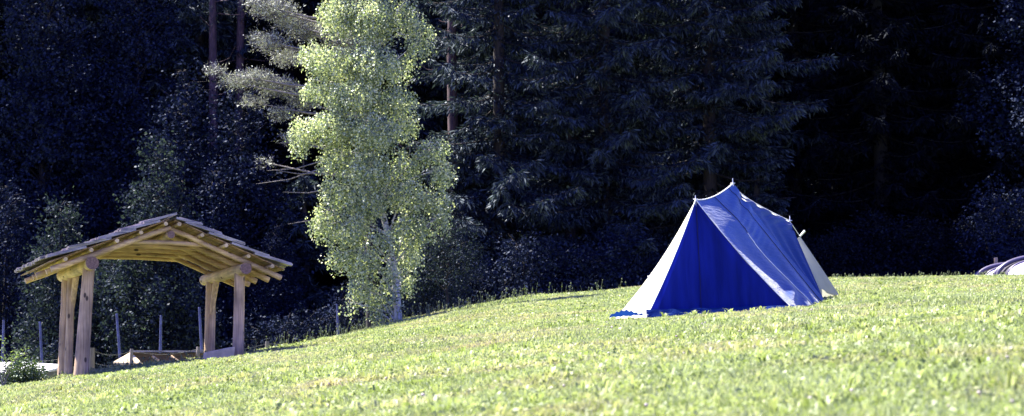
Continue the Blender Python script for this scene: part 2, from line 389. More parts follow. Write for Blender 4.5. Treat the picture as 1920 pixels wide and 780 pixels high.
    Fs.append(np.concatenate([np.stack([b, b + 1, b + 2], -1), np.stack([b, b + 2, b + 3], -1), np.stack([b + 3, b + 2, b + 4], -1)]))
    Rs.append(np.tile(np.clip(.05 + .5 * tone + .25 * rng.random(n), 0, 1), 3)); base += n * 5
    me = np_mesh('grass', np.concatenate(Vs), np.concatenate(Fs), 3, M['grass'], np.concatenate(Rs))
    o = bpy.data.objects.new('grass', me); link(o)
    tag(o, 'short sunlit yellow green grass and clover covering the sloping meadow', 'grass', kind='stuff')
grass()

def flowers():
    # small white clover heads: low poly balls in one patchy scatter
    pts = []
    n = 1500
    y = np.sqrt(rng.random(n) * (34 ** 2 - 25) + 25); x = (rng.random(n) * 2 - 1) * .34 * y
    keep = rng.random(n) < np.clip(vnoise(x, y, 20, 1.3) * 1.9 - .55 + .25 * (x / y > .05), 0.04, 1)
    x = x[keep]; y = y[keep]; n = len(x)
    z = gz(x, y) + .035 + .03 * rng.random(n); s = .0045 + .0055 * rng.random(n)
    t = (1 + 5 ** .5) / 2
    iv = np.array([(-1, t, 0), (1, t, 0), (-1, -t, 0), (1, -t, 0), (0, -1, t), (0, 1, t), (0, -1, -t), (0, 1, -t), (t, 0, -1), (t, 0, 1), (-t, 0, -1), (-t, 0, 1)]) / 1.9
    fi = np.array([(0, 11, 5), (0, 5, 1), (0, 1, 7), (0, 7, 10), (0, 10, 11), (1, 5, 9), (5, 11, 4), (11, 10, 2), (10, 7, 6), (7, 1, 8), (3, 9, 4), (3, 4, 2), (3, 2, 6), (3, 6, 8), (3, 8, 9), (4, 9, 5), (2, 4, 11), (6, 2, 10), (8, 6, 7), (9, 8, 1)])
    C = np.stack([x, y, z], -1)
    V = (C[:, None, :] + iv[None] * (s[:, None, None] * (1 + .35 * rng.random((n, 12, 1))))).reshape(-1, 3)
    Fq = (fi[None] + (np.arange(n) * 12)[:, None, None]).reshape(-1, 3)
    me = np_mesh('clover_flowers', V, Fq, 3, M['flower'], np.repeat(rng.random(n), 20))
    o = bpy.data.objects.new('clover_flowers', me); link(o)
    tag(o, 'tiny white clover flower heads scattered through the short grass', 'flowers', kind='stuff')
flowers()

def weeds():
    """taller stalks with seed heads standing up along the brow of the meadow"""
    mb = MB()
    for i in range(620):
        px = random.choice([random.uniform(480, 1190), random.uniform(600, 1000), random.uniform(1560, 1910), random.uniform(90, 480)])
        u, _ = elev(px, 600); Yc = float(np.interp(u, _u, _y)) - random.uniform(-.5, 2.0)
        x = u * Yc; z = G(x, Yc)
        hmax = .36 if 480 < px < 1190 else .17
        h = random.uniform(.07, hmax) * (1 if random.random() < .8 else 1.15)
        lx = random.uniform(-.06, .06); p0 = Vector((x, Yc, z)); p2 = p0 + Vector((lx, random.uniform(-.04, .04), h))
        p1 = (p0 + p2) / 2 + Vector((-lx * .3, 0, .02))
        mb.tube([p0, p1, p2], [.0065, .0055, .004], 3, False)
        k = random.random()
        if k < .45:
            r = random.uniform(.014, .028)
            mb.tube([p2 - Vector((0, 0, r)), p2, p2 + Vector((0, 0, r))], [r * .5, r, r * .4], 5)
        elif k < .75:
            mb.tube([p2 - Vector((0, 0, .03)), p2, p2 + Vector((lx * .3, 0, .05))], [.003, .008, .002], 4)
        for q in range(random.randint(0, 3)):
            f = random.uniform(.2, .8); c = p0.lerp(p2, f); a = random.uniform(0, 6.28); L = random.uniform(.03, .08)
            d = Vector((math.cos(a), math.sin(a), .5)) * L; s = Vector((-math.sin(a), math.cos(a), 0)) * .009
            mb.add([c, c + d * .5 + s, c + d, c + d * .5 - s], [(0, 1, 2, 3)])
    o = mb.build('meadow_weeds', M['weed'])
    tag(o, 'taller weed stalks and seed heads along the brow of the meadow', 'weeds', kind='stuff')
weeds()

# ------------------------------------------------------------ foliage
def unit(a): return a / np.maximum(np.linalg.norm(a, axis=1), 1e-9)[:, None]
def leaves(C, D, L, W, r):
    """rhombic leaves: start C, direction D (unit), length L, width W"""
    n = len(C); s = r.normal(size=(n, 3)); s -= D * (s * D).sum(1)[:, None]; s = unit(s)
    L = L[:, None]; W = W[:, None]
    return np.stack([C, C + D * L * .45 + s * W * .5, C + D * L, C + D * L * .45 - s * W * .5], 1).reshape(-1, 3)
def leafcloud(r, lobes, ntw, per, size, droop=.6, spread=.5, aspect=.75, shell=.5, out=.6, stepk=.8):
    lobes = np.array(lobes, float); w = lobes[:, 3] * lobes[:, 5] * (lobes[:, 4] ** .5); w /= w.sum()
    k = r.choice(len(lobes), ntw, p=w); lb = lobes[k]
    d = unit(r.normal(size=(ntw, 3)))
    rad = shell + (1.0 - shell) * r.random(ntw) ** .6
    rad *= 1 + r.normal(0, .10, ntw)
    P = lb[:, :3] + d * lb[:, 3:6] * rad[:, None]
    T = unit(d * out + r.normal(size=(ntw, 3)) * spread + np.array([0, 0, -droop]))
    Cs = []; Ds = []
    for i in range(per):
        P = P + T * size * stepk
        T = unit(T + np.array([0, 0, -droop * .18]) + r.normal(size=(ntw, 3)) * .12)
        Cs.append(P + r.normal(size=(ntw, 3)) * size * .45)
        Ds.append(unit(T * .5 + r.normal(size=(ntw, 3)) * .75 + np.array([0, 0, -droop * .5])))
    C = np.concatenate(Cs); D = np.concatenate(Ds); n = len(C)
    L = size * (.7 + .6 * r.random(n))
    return leaves(C, D, L, L * aspect, r)
def foliage_mesh(name, V, mat, r):
    n = len(V) // 4; Fq = np.arange(n * 4).reshape(-1, 4)
    return np_mesh(name, V, Fq, 4, mat, r.random(n))
def crown_obj(me, parent):
    o = bpy.data.objects.new('crown', me); return link(o, parent)

# ---- birch, standing on the brow
def birch():
    r = np.random.default_rng(3)
    YB = 44.0
    base = at(747, 603, YB); base.z = G(base.x, base.y) - .1
    t = empty('birch_tree', base, 'tall sunlit birch with white trunk and pale green leaves on the brow', 'tree')
    def loc(px, py, dy=0):
        p = at(px, py, YB + dy); return p - base
    path = [(747, 608, 0), (744, 560, 0), (738, 500, 0), (728, 440, .05), (712, 380, .1), (700, 330, .1), (694, 260, .2), (690, 180, .1), (694, 90, 0), (700, 0, .1), (706, -90, 0), (712, -190, 0)]
    pts = [loc(*p) for p in path]; pts[0].z = 0
    mb = MB(); mb.tube(pts, [.115, .10, .092, .085, .08, .072, .065, .058, .05, .04, .03, .012], 10)
    # lobes: px, py, half width px, half height px, depth offset, depth radius m
    LB = [(680, -150, 60, 60, 0, .8), (640, -60, 55, 60, .3, .8), (745, -70, 60, 60, -.2, .8),
          (640, 20, 48, 60, 0, .8), (700, 30, 55, 70, -.3, .9), (757, 15, 28, 40, .1, .5), (785, 45, 30, 28, 0, .5), (782, 80, 30, 20, 0, .4), (800, 65, 16, 16, 0, .3),
          (585, 92, 32, 26, 0, .5), (625, 110, 60, 45, -.2, .9), (695, 115, 60, 55, -.4, 1.0), (750, 120, 28, 34, .2, .6),
          (600, 160, 48, 28, .2, .6), (665, 175, 65, 45, -.4, 1.0), (738, 180, 48, 40, 0, .8),
          (572, 235, 38, 34, 0, .6), (560, 262, 18, 26, 0, .35), (625, 230, 60, 45, -.3, .9), (700, 240, 60, 50, -.5, 1.0), (755, 225, 32, 36, .2, .6),
          (635, 290, 48, 40, .1, .7), (695, 310, 55, 50, -.4, .9), (758, 300, 35, 40, .1, .7), (812, 275, 36, 32, 0, .5), (828, 315, 26, 34, 0, .45),
          (635, 350, 40, 38, 0, .7), (690, 370, 50, 45, -.3, .8), (765, 355, 45, 42, -.1, .8), (820, 370, 32, 34, 0, .5),
          (612, 400, 34, 30, 0, .5), (598, 420, 20, 24, 0, .3), (655, 425, 48, 38, -.1, .8), (770, 420, 50, 38, .1, .8), (828, 400, 20, 24, 0, .3),
          (640, 470, 32, 32, 0, .5), (680, 480, 40, 40, -.1, .7), (760, 470, 40, 36, .3, .6),
          (672, 530, 26, 36, 0, .4), (705, 545, 30, 40, .1, .5), (712, 585, 16, 22, 0, .3), (760, 520, 26, 28, .4, .4), (655, 568, 8, 14, 0, .2), (738, 548, 16, 20, -.3, .3), (722, 440, 26, 30, -.4, .4), (735, 500, 18, 26, -.35, .3)]
    lobes = []
    for px, py, hw, hh, dy, dr in LB:
        c = loc(px, py, dy); s = YB / F
        lobes.append((c.x, c.y, c.z, hw * s * .66, dr * .65, hh * s * .58))
        j = min(range(len(pts)), key=lambda q: (pts[q] - (c - Vector((0, 0, .9)))).length)
        a = pts[j]; m = a.lerp(c, .5) + Vector((0, 0, .18))
        rr = .028 if (c - a).length > .7 else .018
        mb.tube([a, m, c], [rr, rr * .7, rr * .3], 6)
        for q in range(4):
            e = c + Vector((r.uniform(-1, 1) * hw * s * .8, r.uniform(-1, 1) * dr * .8, r.uniform(-.8, .6) * hh * s))
            mb.tube([m.lerp(c, .5), (c + e) / 2 + Vector((0, 0, .08)), e], [.009, .007, .004], 4, False)
    mb.build('trunk', M['birch_bark'], t)
    V = leafcloud(r, lobes, 7400, 7, .064, droop=.95, spread=.4, shell=.45, out=.5, aspect=.8)
    # longer hanging sprays that fray the outline
    V2 = leafcloud(r, [(a, b, c, d * 1.25, e * 1.1, f * 1.15) for a, b, c, d, e, f in lobes], 2000, 9, .057, droop=1.3, spread=.45, shell=.85, out=.7, aspect=.8)
    crown_obj(foliage_mesh('crown', np.concatenate([V, V2]), M['birch_leaf'], r), t)
birch()

# ---- conifers
def spruce_mesh(seed, H, blen, z0=1.2, bare=0.0, dens=1.0, name='spruce', mat='conifer'):
    r = np.random.default_rng(seed)
    mb = MB()
    mb.tube([(0, 0, -1.0), (0, 0, H * .25), (r.uniform(-.15, .15), 0, H * .6), (0, 0, H)], [.30, .25, .16, .02], 9)
    P = []; D = []; Lh = []
    z = z0
    while z < H - .4:
        f = (z - z0) / (H - z0)
        ln = blen * (1 - f) ** .6 * (.7 + .3 * min(1, f * 8 + .4)) * r.uniform(.8, 1.15)
        nb = r.integers(4, 7); a0 = r.random() * 6.28
        for k in range(nb):
            a = a0 + k * 6.28 / nb + r.normal(0, .25); l = ln * r.uniform(.6, 1.15)
            isbare = z < bare and r.random() < .75
            dr = np.array([math.cos(a), math.sin(a), 0]); side = np.array([-dr[1], dr[0], 0])
            ns = 7; s = np.linspace(0, 1, ns)
            dz = (.10 - .55 * s + .38 * s ** 2) * l * r.uniform(.7, 1.3)
            bend = r.normal(0, .12) * s ** 2 * l
            pts = np.array([0, 0, z + r.normal(0, .12)]) + dr * (s * l)[:, None] + side * bend[:, None] + np.array([0, 0, 1]) * dz[:, None]
            if l > .6:
                rb = .008 + .008 * l
                mb.tube([tuple(q) for q in (pts if not isbare else pts[:6])], list(np.linspace(rb, rb * .25, ns if not isbare else 6)), 4 if l > 1 else 3, False)
            if isbare: continue
            m = int(125 * l * dens)
            sp = r.random(m) ** .7
            q = np.stack([np.interp(sp, s, pts[:, i]) for i in range(3)], -1)
            # sideways twigs whose length shrinks to the tip, hanging down
            tl = (.28 + .30 * (1 - sp)) * min(1, l / 2.0) * r.uniform(.6, 1.2)
            sg = np.sign(r.normal(size=m)); fr = r.random(m)
            q = q + (side * sg[:, None] + dr * .5) * (tl * fr)[:, None] + np.array([0, 0, -1]) * (tl * fr * (.25 + .9 * r.random(m)))[:, None]
            d = unit(side * (sg * .5)[:, None] + dr * .35 + np.array([0, 0, -.75]) + r.normal(size=(m, 3)) * .32)
            P.append(q); D.append(d); Lh.append(.14 + .20 * r.random(m))
            m2 = m // 3; s2 = r.random(m2); q2 = np.stack([np.interp(s2, s, pts[:, i]) for i in range(3)], -1); sg2 = np.sign(r.normal(size=m2))
            q2 = q2 + np.array([0, 0, .03]) + side * (sg2 * r.random(m2) * .12 * l / 3)[:, None]
            P.append(q2); D.append(unit(dr * .7 + side * (sg2 * .8)[:, None] + np.array([0, 0, -.05]) + r.normal(size=(m2, 3)) * .25)); Lh.append(.16 + .18 * r.random(m2))
        z += r.uniform(.42, .75)
    P = np.concatenate(P); D = np.concatenate(D); Lh = np.concatenate(Lh)
    V = leaves(P, D, Lh, Lh * .22, r)
    return mb, foliage_mesh('crown', V, M[mat], r)
PROTO = {}
def add_proto(key, mb, cme, tmat):
    me = bpy.data.meshes.new('trunk'); me.from_pydata(mb.v, [], mb.f); me.update(); me.polygons.foreach_set('use_smooth', mb.sm); me.materials.append(M[tmat])
    PROTO[key] = (me, cme)
def tree(key, name, x, y, rot, sc, label, group, dz=-.3, crown_mat=None, cat='tree'):
    t = empty(name, (x, y, G(x, y) + dz), label, cat, group)
    t.rotation_euler = (0, 0, rot); t.scale = (sc, sc, sc)
    tm, cm = PROTO[key]
    a = bpy.data.objects.new('trunk', tm); link(a, t)
    b = bpy.data.objects.new('crown', cm); link(b, t)
    return t
for k, (sd, H, bl, z0, bare, dn) in enumerate([(1, 25, 4.2, 1.6, 0, 1.0), (2, 28, 4.6, 2.6, 6, 1.0), (4, 23, 3.6, 1.0, 0, 1.1), (5, 27, 3.6, 4.0, 12, .9)]):
    add_proto('spruce%d' % k, *spruce_mesh(sd, H, bl, z0, bare, dn), 'bark_red' if k == 3 else 'bark')
for k, (sd, H, bl, z0, bare, dn) in enumerate([(7, 26, 4.0, 1.0, 0, .8), (8, 24, 4.3, 1.0, 0, .8)]):
    add_proto('dark%d' % k, *spruce_mesh(sd, H, bl, z0, bare, dn, mat='conifer_dark'), 'bark_dark')
# tall bare-stemmed pines whose crown starts above the picture
def tall_pine(seed, H=25, z0=17):
    r = np.random.default_rng(seed); mb = MB()
    mb.tube([(0, 0, -1), (.05, 0, 6), (-.08, .05, 12), (.1, 0, 18), (.0, 0, H)], [.24, .21, .18, .14, .03], 9)
    for i in range(14):
        z = r.uniform(5, z0); a = r.random() * 6.28; l = r.uniform(.6, 3.0)
        p0 = Vector((0, 0, z)); d = Vector((math.cos(a), math.sin(a), 0))
        mb.tube([p0, p0 + d * l * .4 + Vector((0, 0, -.05 * l)), p0 + d * l * .75 + Vector((0, 0, -.05 * l)), p0 + d * l + Vector((0, 0, .12 * l))], [.028, .02, .014, .006], 4, False)
    lb = []
    for i in range(26):
        z = r.uniform(z0 - 1, H); a = r.random() * 6.28; l = r.uniform(.5, 2.6) * (1.1 - (z - z0) / (H - z0) * .6)
        c = (math.cos(a) * l, math.sin(a) * l, z); lb.append((*c, .9, .9, .35)); mb.tube([(0, 0, z - .4), c], [.04, .015], 4, False)
    V = leafcloud(r, lb, 5200, 4, .13, droop=-.2, spread=.6, aspect=.12, shell=.3)
    return mb, foliage_mesh('crown', V, M['conifer'], r)
add_proto('tallpine', *tall_pine(21), 'bark_red')

# ---- broadleaved trees and bushes
def broad_mesh(seed, H, rx, nl, ntw, size, mat, low=.18, aspect=.7, cone=1.0, ls=1.0):
    r = np.random.default_rng(seed); mb = MB()
    mb.tube([(0, 0, -.6), (.05, 0, H * .3), (-.06, .04, H * .6), (0, 0, H * .93)], [.13 * H / 9, .10 * H / 9, .06 * H / 9, .01], 8)
    lb = []
    for i in range(nl):
        f = (i + .5) / nl; z = H * (low + (1 - low) * f * .97)
        env = rx * min(1, (f * 3.2 + .45)) * (1 - max(0, f - .25) / .75 * .85 * cone)
        a = i * 2.4 + r.normal(0, .4); d = env * r.uniform(.35, .8 + .25 * (1 - ls))
        c = (math.cos(a) * d, math.sin(a) * d, z + r.normal(0, .15)); s = (env * r.uniform(.35, .6) + .18) * ls
        lb.append((*c, s, s, s * .7)); p0 = (0, 0, z - .5 * d - .1)
        mb.tube([p0, tuple((np.array(p0) + np.array(c)) / 2 + np.array([0, 0, .12])), c], [.012 + .012 * env, .01 + .006 * env, .005], 5, False)
        for q in range(3):
            e = np.array(c) + r.normal(size=3) * s * .6; mb.tube([c, tuple(e)], [.008, .003], 3, False)
    V = leafcloud(r, lb, ntw, 5, size, droop=.25, spread=.7, aspect=aspect, shell=.35, out=.8)
    return mb, foliage_mesh('crown', V, M[mat], r)
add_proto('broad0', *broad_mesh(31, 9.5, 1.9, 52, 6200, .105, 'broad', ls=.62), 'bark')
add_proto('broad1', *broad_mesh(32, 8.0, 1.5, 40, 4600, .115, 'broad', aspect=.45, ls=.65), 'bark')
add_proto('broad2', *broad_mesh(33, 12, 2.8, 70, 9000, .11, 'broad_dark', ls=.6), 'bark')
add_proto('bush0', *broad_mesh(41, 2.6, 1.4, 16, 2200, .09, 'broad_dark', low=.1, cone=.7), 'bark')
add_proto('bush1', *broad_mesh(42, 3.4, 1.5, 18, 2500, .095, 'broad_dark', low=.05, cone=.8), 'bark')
add_proto('bush2', *broad_mesh(43, 1.9, 1.2, 12, 1100, .10, 'broad', low=.1, cone=.6), 'bark')
M['broad_black'] = leafmat('broad_leaves_blackish', [(.25, (.001, .0015, .004)), (.5, (.004, .005, .011)), (.78, (.012, .016, .026))], trans=.05, gloss=.004, noise=1.3, rk=.3)  # blackened leaf copy, shade on the right side painted into the colour
add_proto('bush3', *broad_mesh(46, 3.2, 1.6, 18, 2500, .095, 'broad_black', low=.05, cone=.8), 'bark_dark')
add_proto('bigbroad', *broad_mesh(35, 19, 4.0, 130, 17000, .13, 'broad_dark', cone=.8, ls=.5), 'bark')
add_proto('sapling', *broad_mesh(44, 3.4, 1.25, 16, 1500, .065, 'broad', low=.42, cone=.6), 'bark')

add_proto('young', *spruce_mesh(9, 9.5, 2.3, .3, 0, 1.5), 'bark')
def X_at(px, Y): return (px - 960) / F * Y * (1 + .012)

# front edge of the wood: kind, px, distance, rotation, scale, label
EDGE = [
 ('spruce0', 935, 61.5, .3, 1.0, 'spruce with pale drooping twigs just right of the birch, reddish stem beside it'),
 ('spruce1', 1010, 69, 1.7, 1.05, 'broad drooping spruce midway between the birch and the blue tent'),
 ('spruce0', 1135, 62, 2.9, 1.02, 'large spruce with hanging branches left of the blue tent peak'),
 ('spruce2', 1215, 68, .9, 1.1, 'spruce rising behind the front corner of the blue tent'),
 ('spruce1', 1330, 63, 4.0, .98, 'dark spruce directly above the blue tent ridge'),
 ('spruce2', 1400, 69, 5.2, 1.12, 'rightmost of the lighter spruces, above the rear of the blue tent'),
]
for key, px, Yd, rot, sc, lab in EDGE:
    tree(key, 'spruce_tree', X_at(px, Yd), Yd, rot, sc, lab, 'spruces along the edge of the wood')
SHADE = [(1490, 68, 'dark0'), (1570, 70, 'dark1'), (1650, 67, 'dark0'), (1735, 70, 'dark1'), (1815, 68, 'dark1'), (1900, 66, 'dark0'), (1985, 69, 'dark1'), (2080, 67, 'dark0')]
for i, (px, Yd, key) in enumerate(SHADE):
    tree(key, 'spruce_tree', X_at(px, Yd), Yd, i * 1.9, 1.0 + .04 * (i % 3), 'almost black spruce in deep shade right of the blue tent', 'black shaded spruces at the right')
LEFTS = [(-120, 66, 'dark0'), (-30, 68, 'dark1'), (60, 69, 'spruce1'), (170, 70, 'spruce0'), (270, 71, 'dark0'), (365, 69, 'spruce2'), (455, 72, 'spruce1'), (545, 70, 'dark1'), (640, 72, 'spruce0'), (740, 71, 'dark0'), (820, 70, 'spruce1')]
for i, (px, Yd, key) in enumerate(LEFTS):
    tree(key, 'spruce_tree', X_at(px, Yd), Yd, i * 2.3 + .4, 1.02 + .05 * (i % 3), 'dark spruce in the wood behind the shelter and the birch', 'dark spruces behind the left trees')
for px, Yd, sc, lab in [(885, 61.5, .95, 'young spruce beside the foot of the reddish pine stem'), (960, 62, .8, 'young spruce low between the birch and the blue tent'), (1065, 61.5, 1.0, 'young spruce under the two bare pine stems'), (1165, 62, .85, 'young spruce just left of the front of the blue tent'), (1420, 62.5, .8, 'young spruce behind the rear of the blue tent'), (570, 62, 1.0, 'young spruce left of the lower birch crown'), (700, 61, .85, 'young spruce hidden behind the lower birch crown')]:
    tree('young', 'spruce_tree', X_at(px, Yd), Yd, px * .1, sc, lab, 'young spruces at the foot of the wood')
# rows further up the slope
k = 0
for row, (Yd, step) in enumerate([(77, 105), (84, 115), (92, 120), (101, 125), (112, 130)]):
    px = -220 + row * 31
    while px < 2160:
        key = ['spruce0', 'dark0', 'spruce1', 'dark1', 'spruce2'][(k * 7 + row) % 5] if px < 1420 else ['dark0', 'dark1'][k % 2]
        yy = Yd + random.uniform(-2, 2)
        tree(key, 'spruce_tree', X_at(px, yy), yy, k * 1.7, random.uniform(.95, 1.15), 'shaded spruce deep in the wood on the slope behind', 'spruces deep in the wood')
        px += step * random.uniform(.8, 1.2); k += 1
# red stems
for px, Yd, rot, lab in [(850, 63, .2, 'tall pine with bare reddish stem right beside the birch crown'), (822, 73, 1.4, 'thin bare pine stem half hidden behind the birch crown'),
                    (1078, 68, 2.2, 'left of the two bare pine stems at the top centre of the wood'), (1106, 69, 3.3, 'right of the two bare pine stems at the top centre of the wood'),
                    (395, 67, 4.1, 'left of two bare pine stems above the shelter roof'), (446, 68, 5.1, 'right of two bare pine stems above the shelter roof')]:
    tree('tallpine', 'pine_tree', X_at(px, Yd), Yd, rot, 1.0, lab, 'bare stemmed pines in the wood')
# broadleaved trees on the left
for key, px, Yd, rot, sc, lab in [
    ('broad0', 300, 54.5, .5, 1.05, 'leafy tree with a few sunlit sprigs at its top above the shelter roof'),
    ('broad1', 120, 55, 1.5, 1.12, 'pale leafy tree left of the shelter, below its dark neighbours'),
    ('broad1', 215, 58.5, 3.5, .95, 'smaller leafy tree between the two taller ones left of the shelter'),
    ('broad2', 20, 60, 2.5, .9, 'dark leafy tree at the left edge of the wood'),
    ('broad2', 400, 61, 4.5, .85, 'dark leafy tree behind the right slope of the shelter roof'),
    ('broad2', 520, 60, 5.5, .62, 'low dark leafy tree between the shelter and the birch'),
    ('broad2', 455, 62, 1.1, 1.12, 'tall dark leafy tree behind the right end of the shelter roof'),
    ('broad2', 345, 63, 3.1, 1.2, 'tallest dark leafy tree behind the sunlit sprigs above the shelter'),
    ('bigbroad', 2035, 64, 1.9, 1.0, 'big leafy tree at the right edge of the photo above the dome tents'),
    ('bigbroad', 85, 66, .9, 1.0, 'tall leafy tree in the upper left of the wood, left of two more'),
    ('bigbroad', 255, 67, 2.9, .95, 'tall leafy tree rising straight above the sunlit sprigs at upper left'),
    ('bigbroad', 400, 70, 5.9, .8, 'tall leafy tree at the foot of the left pair of bare pine stems'),
    ('sapling', 838, 49.5, .4, .98, 'shaded sapling with thin stem at the right foot of the birch'),
    ('sapling', 795, 50.5, 2.4, .75, 'small sapling hard against the right side of the birch trunk'),
    ]:
    tree(key, 'sapling' if key == 'sapling' else 'leafy_tree', X_at(px, Yd), Yd, rot, sc, lab, None)
BU = [(560, 54, 'bush1'), (610, 55, 'bush0'), (500, 55, 'bush1'), (660, 56, 'bush1'), (440, 57, 'bush0'), (350, 57, 'bush1'), (260, 56, 'bush0'), (180, 57, 'bush1'), (90, 57, 'bush0'), (10, 56, 'bush1'), (-60, 57, 'bush0'),
      (720, 57, 'bush0'), (780, 58, 'bush1'), (870, 57, 'bush1'), (930, 58, 'bush0'), (985, 57, 'bush1'), (1045, 58, 'bush1'), (1110, 58, 'bush0'), (1170, 59, 'bush1'), (1240, 60, 'bush0'), (1320, 60, 'bush1'), (1400, 60, 'bush0'),
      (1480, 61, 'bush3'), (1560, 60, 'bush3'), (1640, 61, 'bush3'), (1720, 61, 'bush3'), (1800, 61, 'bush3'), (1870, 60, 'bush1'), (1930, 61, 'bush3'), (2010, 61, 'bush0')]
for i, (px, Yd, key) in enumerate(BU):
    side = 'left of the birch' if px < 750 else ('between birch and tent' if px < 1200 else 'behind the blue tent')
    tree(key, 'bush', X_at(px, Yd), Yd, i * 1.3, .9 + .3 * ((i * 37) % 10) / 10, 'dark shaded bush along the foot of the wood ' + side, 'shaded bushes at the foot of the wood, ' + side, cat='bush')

# ---- old pine with layered sunlit pads, left of the birch
def old_pine():
    r = np.random.default_rng(77); YP = 52.0
    bx = X_at(700, YP); base = Vector((bx, YP, G(bx, YP) - .2))
    t = empty('pine_tree', base, 'pine with layered tufts catching the sun just left of the birch', 'tree')
    def loc(px, py, dy=0): return at(px, py, YP + dy) - base
    pts = [Vector((0, 0, 0)), loc(694, 400), loc(684, 200), loc(672, 0), loc(664, -150), loc(660, -260)]
    mb = MB(); mb.tube(pts, [.16, .14, .12, .10, .07, .03], 9, mi=1)
    pads = [(512, 20, 50, 20, 0), (545, 45, 36, 16, .3), (480, 8, 22, 10, -.3), (508, 82, 40, 15, 0), (480, 72, 16, 8, -.2), (540, 110, 36, 16, .6),
            (405, 135, 20, 10, -.4), (440, 155, 32, 12, -.3), (480, 148, 38, 16, 0), (520, 165, 42, 18, .4), (475, 192, 30, 9, .3), (530, 215, 34, 11, .3),
            (548, 262, 30, 8, .2), (570, 190, 34, 20, .5), (575, 60, 34, 26, .6), (660, -20, 60, 30, 0), (660, 80, 60, 24, .6), (600, -120, 70, 26, 0), (610, -200, 60, 26, 0),
            (500, 305, 16, 5, .3)]
    lb = []; s = YP / F
    for px, py, hw, hh, dy in pads:
        c = loc(px, py, dy); lb.append((c.x, c.y, c.z, hw * s * .85, hw * s * .7, hh * s * .65))
        z = min(max(c.z - .5, .5), pts[-1].z); j = 0
        for j in range(len(pts) - 1):
            if pts[j].z <= z <= pts[j + 1].z: break
        a = pts[j].lerp(pts[j + 1], (z - pts[j].z) / max(.01, pts[j + 1].z - pts[j].z))
        mb.tube([a, a.lerp(c, .5) + Vector((0, 0, -.12)), c], [.05, .035, .012], 5, False)
    for (a, b) in [((685, 300), (480, 345)), ((685, 290), (500, 320)), ((686, 330), (510, 318)), ((688, 350), (530, 360)), ((684, 250), (520, 268)), ((680, 120), (560, 96)), ((690, 380), (540, 420))]:
        p = loc(*a, .1); q = loc(*b, -.3)
        mb.tube([p, p.lerp(q, .35) + Vector((0, 0, .06)), p.lerp(q, .7) + Vector((0, 0, -.08)), q], [.035, .025, .016, .005], 5, False)
    mb.build('trunk', [M['dead_wood'], M['bark']], t)
    V = leafcloud(r, lb, 10000, 5, .10, droop=-.3, spread=.6, aspect=.2, shell=.1, out=.5, stepk=.4)
    crown_obj(foliage_mesh('crown', V, M['pine'], r), t)
old_pine()

